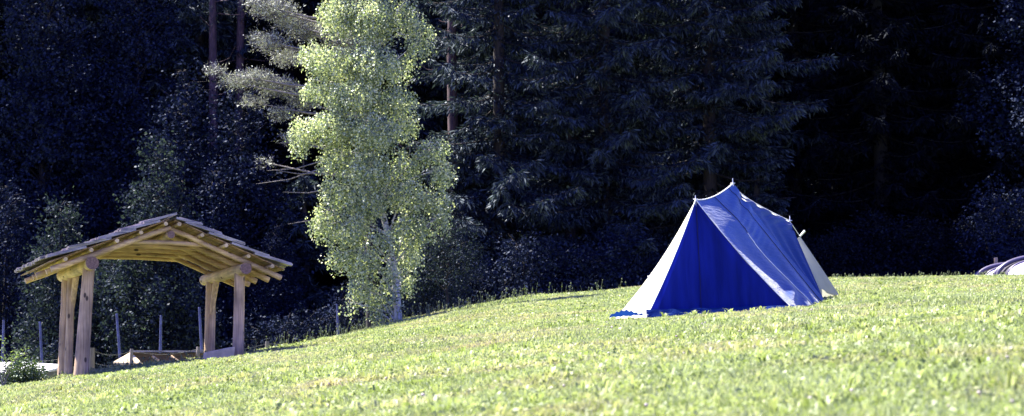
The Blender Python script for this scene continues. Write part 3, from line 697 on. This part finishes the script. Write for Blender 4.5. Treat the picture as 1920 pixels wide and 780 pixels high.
# ------------------------------------------------------------ log shelter
def shelter():
    P1 = at(174, 497, 32.0); P2 = at(461, 500, 33.2)
    z0 = (P1.z + P2.z) / 2
    ang = math.atan2(P2.y - P1.y, P2.x - P1.x)
    W = math.hypot(P2.x - P1.x, P2.y - P1.y); Ln = 3.3
    gb = G(P1.x, P1.y)
    t = empty('log_shelter', (P1.x, P1.y, gb), 'open log shelter with a shingled gable roof at the left of the meadow', 'shelter')
    t.rotation_euler = (0, 0, ang)
    H = z0 - gb            # height of purlin centre above the empty
    Rz = Matrix.Rotation(ang, 3, 'Z')
    def ground_local(a, b):
        w = Rz @ Vector((a, b, 0)); return G(P1.x + w.x, P1.y + w.y) - gb
    sl = .40; ra = .056
    def rc(a):  # rafter centre height
        d = a if a < W / 2 else W - a
        return H + .165 + sl * d
    # purlins
    for a, r0 in ((0, .125), (W, .115)):
        mb = MB(); n = 9
        mb.tube([(a + random.uniform(-.01, .01), b, H + random.uniform(-.006, .006)) for b in np.linspace(0, Ln, n)], [r0 * random.uniform(.96, 1.04) for _ in range(n)], 16, capmi=1)
        mb.build('purlin', [M['log_b'], M['endgrain']], t)
    mb = MB(); mb.tube([(W / 2, b, H + .165 + sl * W / 2 - .15) for b in np.linspace(.02, Ln, 5)], .075, 12, capmi=1)
    mb.build('ridge_beam', [M['log_b'], M['endgrain']], t)
    # posts
    for (a0, a1, b, r0, r1, m) in [(-.10, .0, .42, .150, .112, 'grey_post'), (W - .0, W, .45, .116, .105, 'grey_post'), (-.02, .0, 2.95, .10, .085, 'grey_post'), (.02, .02, 2.45, .085, .075, 'log'), (W, W, 2.75, .115, .105, 'log')]:
        mb = MB(); g = ground_local(a0, b) - .35
        n = 8
        mb.tube([(a0 + (a1 - a0) * k / n, b, g + (H - .06 - g) * k / n) for k in range(n + 1)], [r0 + (r1 - r0) * k / n * 1.0 + random.uniform(-.003, .003) for k in range(n + 1)], 16)
        mb.build('post', M[m], t)
    # knee braces to the purlins
    for a, b in ((.06, 2.55), (W - .02, 2.62)):
        mb = MB(); mb.tube([(a, b - .06, H - .75), (a, b - .22, H - .42), (a, b - .42, H - .08)], [.045, .06, .065], 10)
        mb.build('brace', M['log'], t)
    # rafters and collar ties
    RB = [.2, .95, 1.7, 2.45, 3.15]
    for i, b in enumerate(RB):
        for s in (0, 1):
            mb = MB(); tail = -.74 + random.uniform(-.05, .05); aa = np.linspace(tail, W / 2 + .02, 7)
            rr = ra * random.uniform(.9, 1.08)
            pts = [((a if s == 0 else W - a), b + (.02 if s else -.02), rc(a) + random.uniform(-.008, .008)) for a in aa]
            mb.tube(pts, [rr * (1.05 - .2 * k / 6) for k in range(7)], 12, capmi=1)
            mb.build('rafter', [M['log_a'], M['log']], t)
        mb = MB(); c = H + .46 - .012 * i; off = (c - H - .165) / sl - .12
        mb.tube([(off, b + .10, c), (W / 2, b + .10, c + .015), (W - off, b + .10, c - .01)], [.05, .046, .042], 10)
        mb.build('collar_tie', M['log_a'], t)
    # battens along the slope, roof boards, shingles
    cs, sn = 1 / math.hypot(1, sl), sl / math.hypot(1, sl)
    LS = (W / 2 + .76) / cs
    def S(side, d, b, off):  # d distance down slope from ridge, off perpendicular offset above rafter centre line
        a = W / 2 - d * cs; z = H + .165 + sl * (W / 2) - d * sn
        a -= off * sn; z += off * cs
        return Vector(((a if side == 0 else W - a), b, z))
    for side in (0, 1):
        for d in np.arange(.10, LS - .05, .50):
            mb = MB(); e = random.uniform(-.12, .02)
            mb.tube([S(side, d, -.02 + e, ra + .034), S(side, d, 1.7, ra + .034), S(side, d, Ln + .25, ra + .034)], [.040, .034, .038], 8)
            mb.build('batten', M['log_b'], t)
        mb = MB(); d = 0.0
        while d < LS - .12:
            w = random.uniform(.13, .17)
            c = (S(side, d, -.03, ra + .088) + S(side, d + w - .008, Ln + .3, ra + .088)) / 2
            ax = (S(side, d + w - .008, 0, 0) - S(side, d, 0, 0)) / 2
            mb.box(c, ax, Vector((0, (Ln + .33) / 2 + random.uniform(-.03, .02), 0)), Vector(((-sn if side == 0 else sn), 0, cs)) * .011)
            d += w
        mb.build('roof_boards', M['plank'], t)
        # shingle courses: long shakes laid from eave to ridge, each course stepping over the last
        mb = MB(); nc = 5; cl = (LS + .06) / nc
        for layer in range(nc):
            d1 = LS + .04 - layer * cl; d0 = d1 - cl - .28
            if layer == nc - 1: d0 = -.16 if side == 0 else -.0
            b = -.12
            while b < Ln + .33:
                w = random.uniform(.12, .2)
                j0 = random.uniform(-.05, .07); tk = .021
                o1 = ra + .20 + random.uniform(-.012, .02); o0 = ra + .12
                if layer == nc - 1 and side == 0: o0 = ra + .15
                A = S(side, d0, b, o0); B = S(side, d1 + j0, b, o1)
                for q in range(1):
                    c = (A + B) / 2 + Vector((0, w / 2, 0)); ax = (B - A) / 2
                    up = Vector((-ax.z, 0, ax.x)).normalized()
                    if up.z < 0: up = -up
                    mb.box(c, ax, Vector((0, w / 2 - .004, 0)), up * tk)
                    if random.random() < .6:
                        c2 = c + up * .026 + Vector((0, random.uniform(-.05, .05), 0)) + ax * .1; mb.box(c2, ax * .85, Vector((0, w / 2 - .01, 0)), up * .011)
                b += w
        mb.build('shingle_roof', M['shingle'], t)
shelter()

# sawn block lying at the foot of the right front post
def block():
    c0 = at(388, 668, 32.9); c1 = at(438, 652, 33.0); g0 = G(c0.x, c0.y); 
    t = MB()
    # a wedge-topped timber following the slope
    dep = Vector((-.17, .30, 0))
    a = Vector((c0.x, c0.y, g0 - .1)); b = Vector((c1.x, c1.y, G(c1.x, c1.y) - .1))
    zt0 = at(393, 660, 32.9).z; zt1 = at(436, 650, 33).z
    vs = [a, b, Vector((b.x + .03, b.y, zt1)), Vector((a.x + .05, a.y, zt0))]
    vs2 = [v + dep for v in vs]
    V = vs + vs2
    t.add(V, [(0, 1, 2, 3), (7, 6, 5, 4), (0, 4, 5, 1), (1, 5, 6, 2), (2, 6, 7, 3), (3, 7, 4, 0)])
    o = t.build('timber_block', M['block'], None, origin=tuple(a))
    m = o.modifiers.new('bevel', 'BEVEL'); m.width = .012; m.segments = 2
    tag(o, 'pale sawn timber block lying in grass at the foot of the right shelter post', 'timber')
block()

# ------------------------------------------------------------ small hut roof behind the brow
def hut():
    YH = 40.0
    p = at(300, 662, YH); g = G(p.x, YH)
    t = empty('wooden_hut', (p.x, YH, g), 'low wooden hut with flat dark roof just behind the brow, seen under the shelter', 'hut')
    def loc(px, py, dy=0): return at(px, py, YH + dy) - Vector((p.x, YH, g))
    # roof: ridge line from 243 to 372, hipped down to a left eave corner
    r0, r1 = loc(243, 661, 0), loc(380, 661, .3); e0, e1 = loc(212, 679, -.25), loc(268, 682, -.2); bk = Vector((.3, 1.6, .05)); th = Vector((0, 0, .045))
    mb = MB(); n = 5
    def slab(top):
        m = len(top); V = list(top) + [v - th for v in top]
        mb.add(V, [tuple(range(m)), tuple(range(2 * m - 1, m - 1, -1))] + [(i, i + m, (i + 1) % m + m, (i + 1) % m) for i in range(m)])
    slab([e0, e1, r0 + Vector((.04, 0, -.003)), r0, r0 + bk, e0 + bk])
    mb.build('roof_slope', M['hut_fascia'], t)
    mb = MB(); slab([r0 + Vector((.0, -.06, .05)), r1 + Vector((.05, -.06, .05)), r1 + bk + Vector((.05, 0, .05)), r0 + bk + Vector((0, 0, .05))])
    mb.build('roof', M['shingle'], t)
    mb = MB(); zb = -1.2; q0 = r0 + Vector((.06, .10, 0)); q1 = r1 + Vector((-.04, .10, 0))
    V = []
    for q in (q0, q1, q1 + bk, q0 + bk): V += [(q.x, q.y, zb), (q.x, q.y, q.z - .01)]
    mb.add(V, [(2 * i, 2 * ((i + 1) % 4), 2 * ((i + 1) % 4) + 1, 2 * i + 1) for i in range(4)])
    mb.build('wall', M['hut_brown2'], t)
    mb = MB(); q0 = loc(228, 682, .25); q1 = loc(275, 684, .02); V = []
    for q in (q0, q1, q1 + Vector((.1, .9, 0)), q0 + Vector((.1, .9, 0))): V += [(q.x, q.y, zb), (q.x, q.y, q.z - .02)]
    mb.add(V, [(2 * i, 2 * ((i + 1) % 4), 2 * ((i + 1) % 4) + 1, 2 * i + 1) for i in range(4)])
    mb.build('wall', M['hut_wood'], t)
    # curved brace under the eave
    for q in (300, 335):
        mb = MB(); mb.tube([loc(q, 695, .0), loc(q + 8, 684, -.05), loc(q - 14, 668, .05)], [.04, .035, .03], 7)
        mb.build('brace', M['log'], t)
hut()

# white roofed stall at the far left
def stall():
    YH = 38.0
    p = at(40, 690, YH); g = G(p.x, YH); O = Vector((p.x, YH, g))
    t = empty('white_roofed_shed', tuple(O), 'low shed with a white sheet roof at the left edge behind the bush', 'shed')
    def loc(px, py, dy=0): return at(px, py, YH + dy) - O
    a = loc(-70, 704, -.6); b = loc(75, 698, -1.0); c = loc(128, 684, 1.2); d = loc(-60, 678, 1.6); e = loc(40, 679, 1.2)
    th = Vector((0, 0, .045)); top = [a, b, c, e, d]
    mb = MB(); V = [v.copy() for v in top] + [v - th for v in top]; n = 5
    mb.add(V, [(0, 1, 2, 3, 4), (9, 8, 7, 6, 5)] + [(i, i + n, (i + 1) % n + n, (i + 1) % n) for i in range(n)])
    mb.build('roof', M['white_sheet'], t)
    mb = MB(); ins = [a, b, c, d]; V = []
    cen = (a + b + c + d) / 4
    for q in ins:
        q = q.lerp(cen, .07); V += [(q.x, q.y, -1), (q.x, q.y, q.z - .05)]
    mb.add(V, [(2 * i, 2 * ((i + 1) % 4), 2 * ((i + 1) % 4) + 1, 2 * i + 1) for i in range(4)])
    mb.build('wall', M['grey_wall'], t)
stall()

# ------------------------------------------------------------ fence with short wooden posts and wire
FP = [(34, 672, 36.8, .06), (172, 652, 36.5, .07), (247, 654, 38.5, .038), (372, 650, 38.5, .04), (501, 640, 40, .045)]
def fence():
    pts = []
    x0 = X_at(FP[1][0], FP[1][2]); y0 = FP[1][2]; O = Vector((x0, y0, G(x0, y0)))
    t = empty('wire_fence', tuple(O), 'wire fence on short wooden posts running behind the shelter and hut', 'fence')
    for px, py, Yd, r in FP:
        top = at(px, py, Yd); x = top.x; g = G(x, Yd)
        mb = MB(); lx = random.uniform(-.03, .03)
        mb.tube([(x - O.x + lx, Yd - O.y, g - .2 - O.z), (x - O.x, Yd - O.y, top.z - O.z)], [r * 1.1, r], 8, jit=.05)
        mb.build('post', M['fencewood'], t); pts.append(Vector((x, Yd, top.z)) - O)
    pts.append(at(640, 622, 43) - O)
    for q, dz in enumerate((-.06, -.30, -.52)):
        mb = MB()
        for i in range(len(pts) - 1):
            a, b = pts[i], pts[i + 1]; L = [a.lerp(b, k / 10) + Vector((0, -.05, dz - .09 * math.sin(math.pi * k / 10))) for k in range(11)]
            mb.tube(L, .0026, 4, False)
            for k in range(1, 40):
                c = L[int(k / 4)].lerp(L[min(10, int(k / 4) + 1)], (k % 4) / 4)
                mb.tube([c + Vector((-.008, 0, -.012)), c + Vector((.008, 0, .012))], .002, 3, False)
        mb.build('wire', M['wire'], t)
fence()

# tall slim poles behind the fence
PL = [(7, 602, 5, 660, 46), (75, 605, 79, 690, 46), (219, 590, 225, 680, 46), (302, 593, 300, 672, 46), (374, 578, 378, 665, 46), (632, 572, 634, 632, 50)]
labs = ['thin pole at the left edge of the photo, left of all the others', 'thin pole above the white roofed shed', 'thin leaning pole above the left end of the hut roof',
        'thin upright pole above the middle of the hut roof', 'thin pole above the right end of the hut roof', 'thin pole standing alone between the shelter and the birch']
for (xa, ya, xb, yb, Yd), lab in zip(PL, labs):
    top = at(xa, ya, Yd); bt = at(xb, yb, Yd); g = G(bt.x, Yd); d = (top - bt); s = (g - .2 - bt.z) / d.z; foot = bt + d * s
    mb = MB(); mb.tube([foot, foot.lerp(top, .5) + Vector((.01, 0, 0)), top], [.048, .042, .034], 8)
    mb.tube([top, top + Vector((0, 0, .03))], [.036, .03], 8)
    tag(mb.build('pole', M['pole'], None, origin=tuple(foot)), lab, 'pole', 'slim poles behind the fence')

# ------------------------------------------------------------ shrub and leafy bush, bottom left
def corner_plants():
    r = np.random.default_rng(55)
    x = X_at(45, 30.6); O = Vector((x, 30.6, G(x, 30.6)))
    t = empty('bush', tuple(O), 'low dense leafy bush in front of the white roofed shed', 'bush')
    lb = []; mb = MB()
    for px, py, hw, hh in [(45, 702, 30, 18), (64, 700, 18, 14), (26, 706, 18, 14), (8, 716, 24, 12), (48, 690, 16, 10)]:
        c = at(px, py, 30.6 + r.uniform(-.1, .1)) - O; s = 30.6 / F; lb.append((c.x, c.y, c.z, hw * s, .25, hh * s)); mb.tube([(0, 0, -.1), tuple(c)], [.012, .005], 5, False)
    mb.build('stem', M['bark'], t)
    crown_obj(foliage_mesh('foliage', leafcloud(r, lb, 800, 4, .045, droop=.1, spread=.8, shell=.3, out=.8), M['bush_leaf'], r), t).name = 'foliage'
    x = X_at(8, 30.2); O = Vector((x, 30.2, G(x, 30.2)))
    t = empty('shrub', tuple(O), 'spindly shrub with bright sprigs at the left edge of the photo', 'shrub')
    mb = MB(); Vs = []
    for (ax, ay), (bx, by) in [((5, 725), (8, 625)), ((5, 725), (48, 650)), ((5, 725), (32, 668)), ((6, 700), (52, 662)), ((4, 720), (-8, 660)), ((5, 715), (20, 690)), ((4, 720), (-25, 640)), ((8, 700), (14, 672)), ((8, 725), (30, 655))]:
        p = at(ax, ay, 30.2) - O; q = at(bx, by, 30.2 + r.uniform(-.2, .2)) - O; m = p.lerp(q, .55) + Vector((0, 0, .07))
        mb.tube([p, m, q], [.010, .007, .003], 5, False)
        n = 26; f = .45 + .6 * r.random(n)
        C = np.array([tuple(m.lerp(q, max(0, (k - .45) / .55)) if k > .45 else p.lerp(m, k / .45)) for k in f]) + r.normal(size=(n, 3)) * .035
        D = unit(r.normal(size=(n, 3)) + np.array([0, 0, .2])); L = .04 + .03 * r.random(n)
        Vs.append(leaves(C, D, L, L * .6, r))
    mb.build('stem', M['dead_wood'], t)
    crown_obj(foliage_mesh('foliage', np.concatenate(Vs), M['shrub'], r), t).name = 'foliage'
M['bush_leaf'] = leafmat('bush_leaves', [(.1, (.015, .028, .012)), (.9, (.10, .14, .06))], trans=.2)
M['shrub'] = leafmat('shrub_leaves', [(.1, (.05, .08, .03)), (.9, (.28, .33, .16))], trans=.4)
corner_plants()

# ------------------------------------------------------------ blue ridge tent
def on_ground(px, Yd, lift=.03):
    x = X_at(px, Yd); 
    for _ in range(4):
        z = G(x, Yd); dep = math.cos(TH) * Yd + z * math.sin(TH); x = (px - 960) / F * dep
    return Vector((x, Yd, G(x, Yd) + lift))
def tent():
    A = at(1304, 375, 25.2); B = at(1374, 345, 26.1); C = at(1481, 415, 27.3)
    LL = on_ground(1150, 25.1, 0); FL = on_ground(1211, 24.45, .02); FR = on_ground(1488, 25.0, .02); BR = on_ground(1546, 26.6, .02)
    BL = Vector((3.0, 27.9, 0)); BL.z = G(BL.x, BL.y)
    O = Vector(((FL.x + BR.x) / 2, 26, G(3.4, 26)))
    t = empty('ridge_tent', tuple(O), 'large blue ridge tent with a white side panel pitched on the meadow', 'tent')
    L = lambda v: v - O
    def mix(a, b, k): return a.lerp(b, k)
    def sag_line(a, b, k, s): p = a.lerp(b, k); p = p.copy(); p.z -= s * 4 * k * (1 - k); return p
    # ridge
    def ridgeAB(k):
        p = A.lerp(B, k); p.z = A.z + (B.z - A.z) * k ** 1.75; return p
    def ridgeBC(k):
        p = B.lerp(C, k); p.z = B.z + (C.z - B.z) * k ** .60; return p
    # ---- front panel (deep blue, in its own shade)
    def edge_in(a, b, k, s, tow):  # edge curving inwards a little
        p = a.lerp(b, k); return p + tow * (s * 4 * k * (1 - k))
    right = Vector((1, 0, 0))
    FLt = FL; 
    def front(u, v):
        l = edge_in(A, FL, v, .035, right); r_ = edge_in(A, FR, v, .05, -right)
        p = l.lerp(r_, u)
        fold = .018 * math.sin(u * 23 + v * 2) * v + .035 * math.exp(-((u - (.42 - .02 * v)) / .03) ** 2) * (.3 + v) + .012 * math.sin(u * 9 + 1.5 * v)
        p = p + Vector((0, .10 * math.sin(math.pi * v) * math.sin(math.pi * u) - fold * 1.3, 0))
        if v > .93: p = p + Vector((0, -.05 * (v - .93) / .07, 0))
        return L(p)
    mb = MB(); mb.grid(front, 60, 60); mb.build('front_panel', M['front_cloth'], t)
    # blue skirt strip at the foot
    mb = MB()
    def skirt(u, v):
        p = FL.lerp(FR, u) + Vector((0, -.04 - .06 * v + .006 * math.sin(u * 60) * v, (.115 - .05 * u) * (1 - v) + .004 * math.sin(u * 37 + 1) + .005))
        return L(p)
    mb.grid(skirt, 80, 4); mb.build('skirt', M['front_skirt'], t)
    mb = MB(); mb.tube([Vector(front(.40 - .03 * k / 20, .06 + .93 * k / 20)) + Vector((0, -.006, 0)) for k in range(21)], .006, 5, False); mb.build('door_seam', M['seam'], t)
    # ---- white side panel
    def side(u, v):
        l = edge_in(A, LL, v, .10, right * .8 + Vector((0, 0, -.4))); r_ = edge_in(A, FL, v, .035, right)
        p = l.lerp(r_, u)
        w = .014 * math.sin(u * 10 + v * 7) * v + .010 * math.sin(u * 22 - v * 9) * v * v
        p = p + Vector((-w, -w * .6, 0)) + Vector((.0, .0, 0))
        return L(p)
    mb = MB(); mb.grid(side, 24, 50); mb.build('side_panel', M['cream_cloth'], t)['label'] = 'white sunlit side panel'
    # crumpled blue groundsheet corner
    mb = MB()
    def corner(u, v):
        p = LL.lerp(FL, u)
        h = .10 * (1 - v) * (.35 + .65 * math.sin(math.pi * min(1, u * 1.1 + .1)))
        w = .018 * math.sin(u * 19 + v * 5) * (.3 + v) + .02 * math.sin(u * 41 + 2)
        return L(p + Vector((-.06 * v - .02, -.05 - .20 * v + w, h + .035 + w * .5 * (1 - v * .5))))
    mb.grid(corner, 50, 14); mb.build('groundsheet', M['skirt_cloth'], t)
    # ---- roof, right slope: A-B ridge down to FR-BR
    def bottom(s): return FR.lerp(BR, s)
    nr = Vector((.72, -.45, .5))
    def roof(u, v):
        top = ridgeAB(u); ub = u ** .62
        # the front edge follows the front panel's own right edge
        le = edge_in(A, FR, v, .05, -right)
        bt = bottom(ub); p = top.lerp(bt, v)
        if u < .35:
            k = (1 - u / .35) ** 2; p = p * (1 - k) + (le + (top - A) * (1 - v) + (bt - FR) * v) * k
        sag = (.05 * math.exp(-((v - .25) / .16) ** 2) - .05 * math.sin(math.pi * v) ** 2) * math.sin(math.pi * min(1, u + .15))
        cr = 0
        # tension creases fanning from the peak
        cr += .024 * math.sin((v * 46) + u * 12) * math.exp(-((v - .12) / .11) ** 2) * max(0, u - .45) * 2
        # fine cross puckers along the seams
        cr += .007 * math.sin(v * 120 + 3 * math.sin(u * 9)) * math.exp(-((u - .62) / .2) ** 2) * math.exp(-((v - .33) / .16) ** 2)
        # soft rumples at the foot
        cr += .030 * math.sin(v * 34 + u * 16) * math.exp(-((v - .90) / .09) ** 2) * math.exp(-((u - .22) / .22) ** 2)
        cr += .016 * math.sin(u * 17 + v * 3) * v
        return L(p + nr * (sag + cr))
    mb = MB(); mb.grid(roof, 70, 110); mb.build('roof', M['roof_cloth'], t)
    # seams on the roof
    for uu, m, rr in ((.48, 'cord', .006), (.88, 'seam', .005)):
        mb = MB(); pts = [Vector(roof(uu, v / 30)) + nr * .006 for v in range(31)]
        h = 11 if uu < .5 else 12
        mb.tube(pts[:h], rr * .9, 5, False, mi=0); mb.tube(pts[h - 1:], rr, 5, False, mi=1)
        mb.build('seam', [M['seam'], M['cord'] if uu < .5 else M['seam']], t)
    # lit front hem cord and ridge cords
    mb = MB(); mb.tube([Vector(front(1, v / 24)) + Vector((.004, -.012, 0)) for v in range(25)], .008, 6, False)
    mb.tube([Vector(front(0, v / 24)) + Vector((-.002, -.012, 0)) for v in range(25)], .008, 6, False); mb.build('hem', M['cord'], t)
    mb = MB(); mb.tube([L(ridgeAB(k / 12)) + Vector((0, 0, .008)) for k in range(13)], .009, 6)
    mb.tube([L(ridgeBC(k / 14)) + Vector((0, 0, .008)) for k in range(15)], .008, 6); mb.build('ridge_cord', M['cord'], t)
    # ---- rear hip B-C-BR
    nr2 = Vector((.85, -.2, .48))
    def rear(u, v):
        top = ridgeBC(u); p = top.lerp(BR, v * .999)
        cr = -.06 * math.sin(math.pi * v) * math.sin(math.pi * u)
        cr += .022 * math.sin((u * .4 + v * 1.0) * 60) * math.exp(-((v - .06) / .09) ** 2)
        cr += .012 * math.sin(u * 24) * (1 - v) * v * 3
        return L(p + nr2 * cr)
    mb = MB(); mb.grid(rear, 50, 60); mb.build('rear_slope', M['rear_cloth'], t)
    # hidden sides: left slope and back
    def left(u, v):
        top = ridgeAB(min(1, u * 2)) if u < .5 else ridgeBC(u * 2 - 1)
        p = top.lerp(LL.lerp(BL, u), v); return L(p + Vector((.05, 0, -.05)) * math.sin(math.pi * v))
    mb = MB(); mb.grid(left, 30, 30); mb.build('left_slope', M['cream_cloth'], t)
    def back(u, v): return L(C.lerp(BR.lerp(BL, u), v))
    mb = MB(); mb.grid(back, 10, 20); mb.build('back_panel', M['rear_cloth'], t)
    # ---- cream inner tent sticking out at the rear
    I0 = at(1500, 443, 27.75); I1 = at(1576, 557, 27.6); I2 = on_ground(1566, 27.5, 0); I3 = on_ground(1535, 27.0, 0); I4 = at(1490, 450, 27.45)
    I5 = Vector((3.6, 28.6, 0)); I5.z = G(3.6, 28.6)
    I3b = I3 + Vector((0, 0, .22))
    mb = MB()
    def inr(u, v):
        l = I4.lerp(I3b, v); r_ = I0.lerp(I1, v); return L(l.lerp(r_, u) + Vector((.0, -.03 * math.sin(math.pi * v), 0)))
    mb.grid(inr, 10, 30)
    mb.grid(lambda u, v: L(I3b.lerp(I1, u).lerp(I3.lerp(I2, u), v) + Vector((.01 * math.sin(u * 14) * v, 0, 0))), 14, 6)
    mb.grid(lambda u, v: L(I0.lerp(I1.lerp(I5 + Vector((0, 0, .2)), u), v)), 10, 10)
    mb.build('inner_tent', M['inner_cloth'], t)['label'] = 'cream inner tent showing at the rear'
    # ---- poles with tips
    for P, h, spike in ((A, .07, False), (B, .09, True), (C, .09, False)):
        mb = MB(); g = G(P.x, P.y); mb.tube([L(Vector((P.x, P.y + .02, g))), L(P)], .012, 8)
        mb.tube([L(P), L(P) + Vector((0, 0, h))], [.009, .005], 6)
        mb.tube([L(P) + Vector((-.035, 0, .012)), L(P) + Vector((.035, -.01, .012))], .008, 6)
        mb.build('pole', M['peak'], t)
    mb = MB(); k = I0 + Vector((.05, 0, .05)); mb.tube([L(I0), L(k + Vector((.03, 0, .04)))], [.016, .018], 8); mb.build('pole', M['peak'], t)
    mb = MB(); mb.tube([L(C), L(I0)], .006, 5, False)
    pg = on_ground(1575, 27.9, 0); mb.tube([L(I1), L(pg)], .005, 5, False)
    mb.build('guy_line', M['cord'], t)
    for q in (LL + Vector((-.05, -.1, 0)), FL + Vector((0, -.2, 0)), FR + Vector((.05, -.12, 0)), BR + Vector((.1, -.05, 0)), pg):
        mb = MB(); mb.tube([L(q) + Vector((0, 0, -.08)), L(q) + Vector((-.01, 0, .035)), L(q) + Vector((.018, 0, .04))], .004, 5); mb.build('peg', M['peak'], t)
    # loop on the left edge
    mb = MB(); e = Vector(side(0, .62)); mb.tube([e, e + Vector((-.035, -.02, .015)), e + Vector((-.01, -.02, -.04))], .007, 5); mb.build('peg_loop', M['cord'], t)
tent()

# ------------------------------------------------------------ dome tents behind the brow on the right
def dome(px, Yd, topy, rad, label, rot):
    top = at(px, topy, Yd); g = G(top.x, Yd); hgt = top.z - g
    t = empty('dome_tent', (top.x, Yd, g), label, 'tent'); t.rotation_euler = (0, 0, rot)
    def body(f0, f1, mat, name, bulge=1):
        mb = MB()
        def fn(u, v):
            a = u * 2 * math.pi; k = f0 + (f1 - f0) * v; th = k * math.pi / 2
            rr = bulge * rad * math.cos(th) * (1 + .04 * math.cos(4 * a)); return Vector((rr * math.cos(a), -.25 + rr * .85 * math.sin(a), bulge * hgt * math.sin(th) ** .9 if th > 0 else 0))
        mb.grid(fn, 48, 16); mb.build(name, M[mat], t)
    body(0, .42, 'dome_white', 'lower_cloth', .84); body(.42, 1, 'dome_lav', 'upper_cloth', .84)
    mb = MB(); mb.grid(lambda u, v: Vector((rad * .96 * math.cos(v * math.pi / 2) * math.cos(u * 2 * math.pi), .25 + rad * .8 * math.cos(v * math.pi / 2) * math.sin(u * 2 * math.pi), hgt * .96 * math.sin(v * math.pi / 2))), 40, 14)
    mb.build('inner_tent', M['dome_net'], t)
    for a, y0, q in ((0, -.25, .84), (0, .05, 1.0), (0, .7, .95)):
        mb = MB(); n = 26; pts = []
        for i in range(n + 1):
            th = math.pi * i / n
            pts.append(Vector((rad * q * 1.03 * math.cos(th), y0, (hgt * q + .02) * max(0, math.sin(th)) ** .85)))
        mb.tube(pts, .045 if q < .9 else .07, 8); mb.build('pole_sleeve', M['dome_sleeve'], t)
dome(1956, 54.0, 481, 1.42, 'white and lavender dome tent cut by the right edge of the photo', 0)
dome(1895, 55.6, 496, 1.1, 'lower dome tent just showing left of the bigger dome tent', .0)
top = at(1866, 483, 57.5); g = G(top.x, 57.5)
mb = MB(); mb.tube([(top.x, 57.5, g - .2), (top.x + .02, 57.5, top.z)], [.075, .065], 8, jit=.05)
tag(mb.build('stake', M['grey_post'], None, origin=(top.x, 57.5, g)), 'thick wooden stake standing behind the two dome tents', 'stake')

# ------------------------------------------------------------ light
SUN = Vector((-.45, .22, .86)).normalized()
el = math.asin(SUN.z)
sd = bpy.data.lights.new('sun', 'SUN'); so = bpy.data.objects.new('sun', sd); col.objects.link(so)
sd.energy = 5; sd.angle = R(.5); sd.color = (1, .95, .81)
so.rotation_euler = SUN.to_track_quat('Z', 'Y').to_euler()
w = bpy.data.worlds.new('World'); scene.world = w; w.use_nodes = True
nt = w.node_tree; bg = nt.nodes['Background']
sky = nt.nodes.new('ShaderNodeTexSky'); sky.sky_type = 'NISHITA'; sky.sun_disc = False
sky.sun_elevation = el; sky.sun_rotation = math.atan2(SUN.x, SUN.y)
sky.altitude = 900; sky.air_density = 1.0; sky.dust_density = .3; sky.ozone_density = 2.5
tn = nt.nodes.new('ShaderNodeMix'); tn.data_type = 'RGBA'; tn.blend_type = 'MULTIPLY'; tn.inputs[0].default_value = 1; tn.inputs[7].default_value = (.60, .58, 1.6, 1)
nt.links.new(sky.outputs[0], tn.inputs[6]); nt.links.new(tn.outputs[2], bg.inputs[0]); bg.inputs[1].default_value = .05

scene.view_settings.view_transform = 'Standard'; scene.view_settings.look = 'None'
scene.view_settings.exposure = 2.45; scene.view_settings.gamma = 1
scene.render.engine = 'CYCLES'
c = scene.cycles; c.max_bounces = 6; c.diffuse_bounces = 4; c.transmission_bounces = 4; c.transparent_max_bounces = 4; c.glossy_bounces = 2
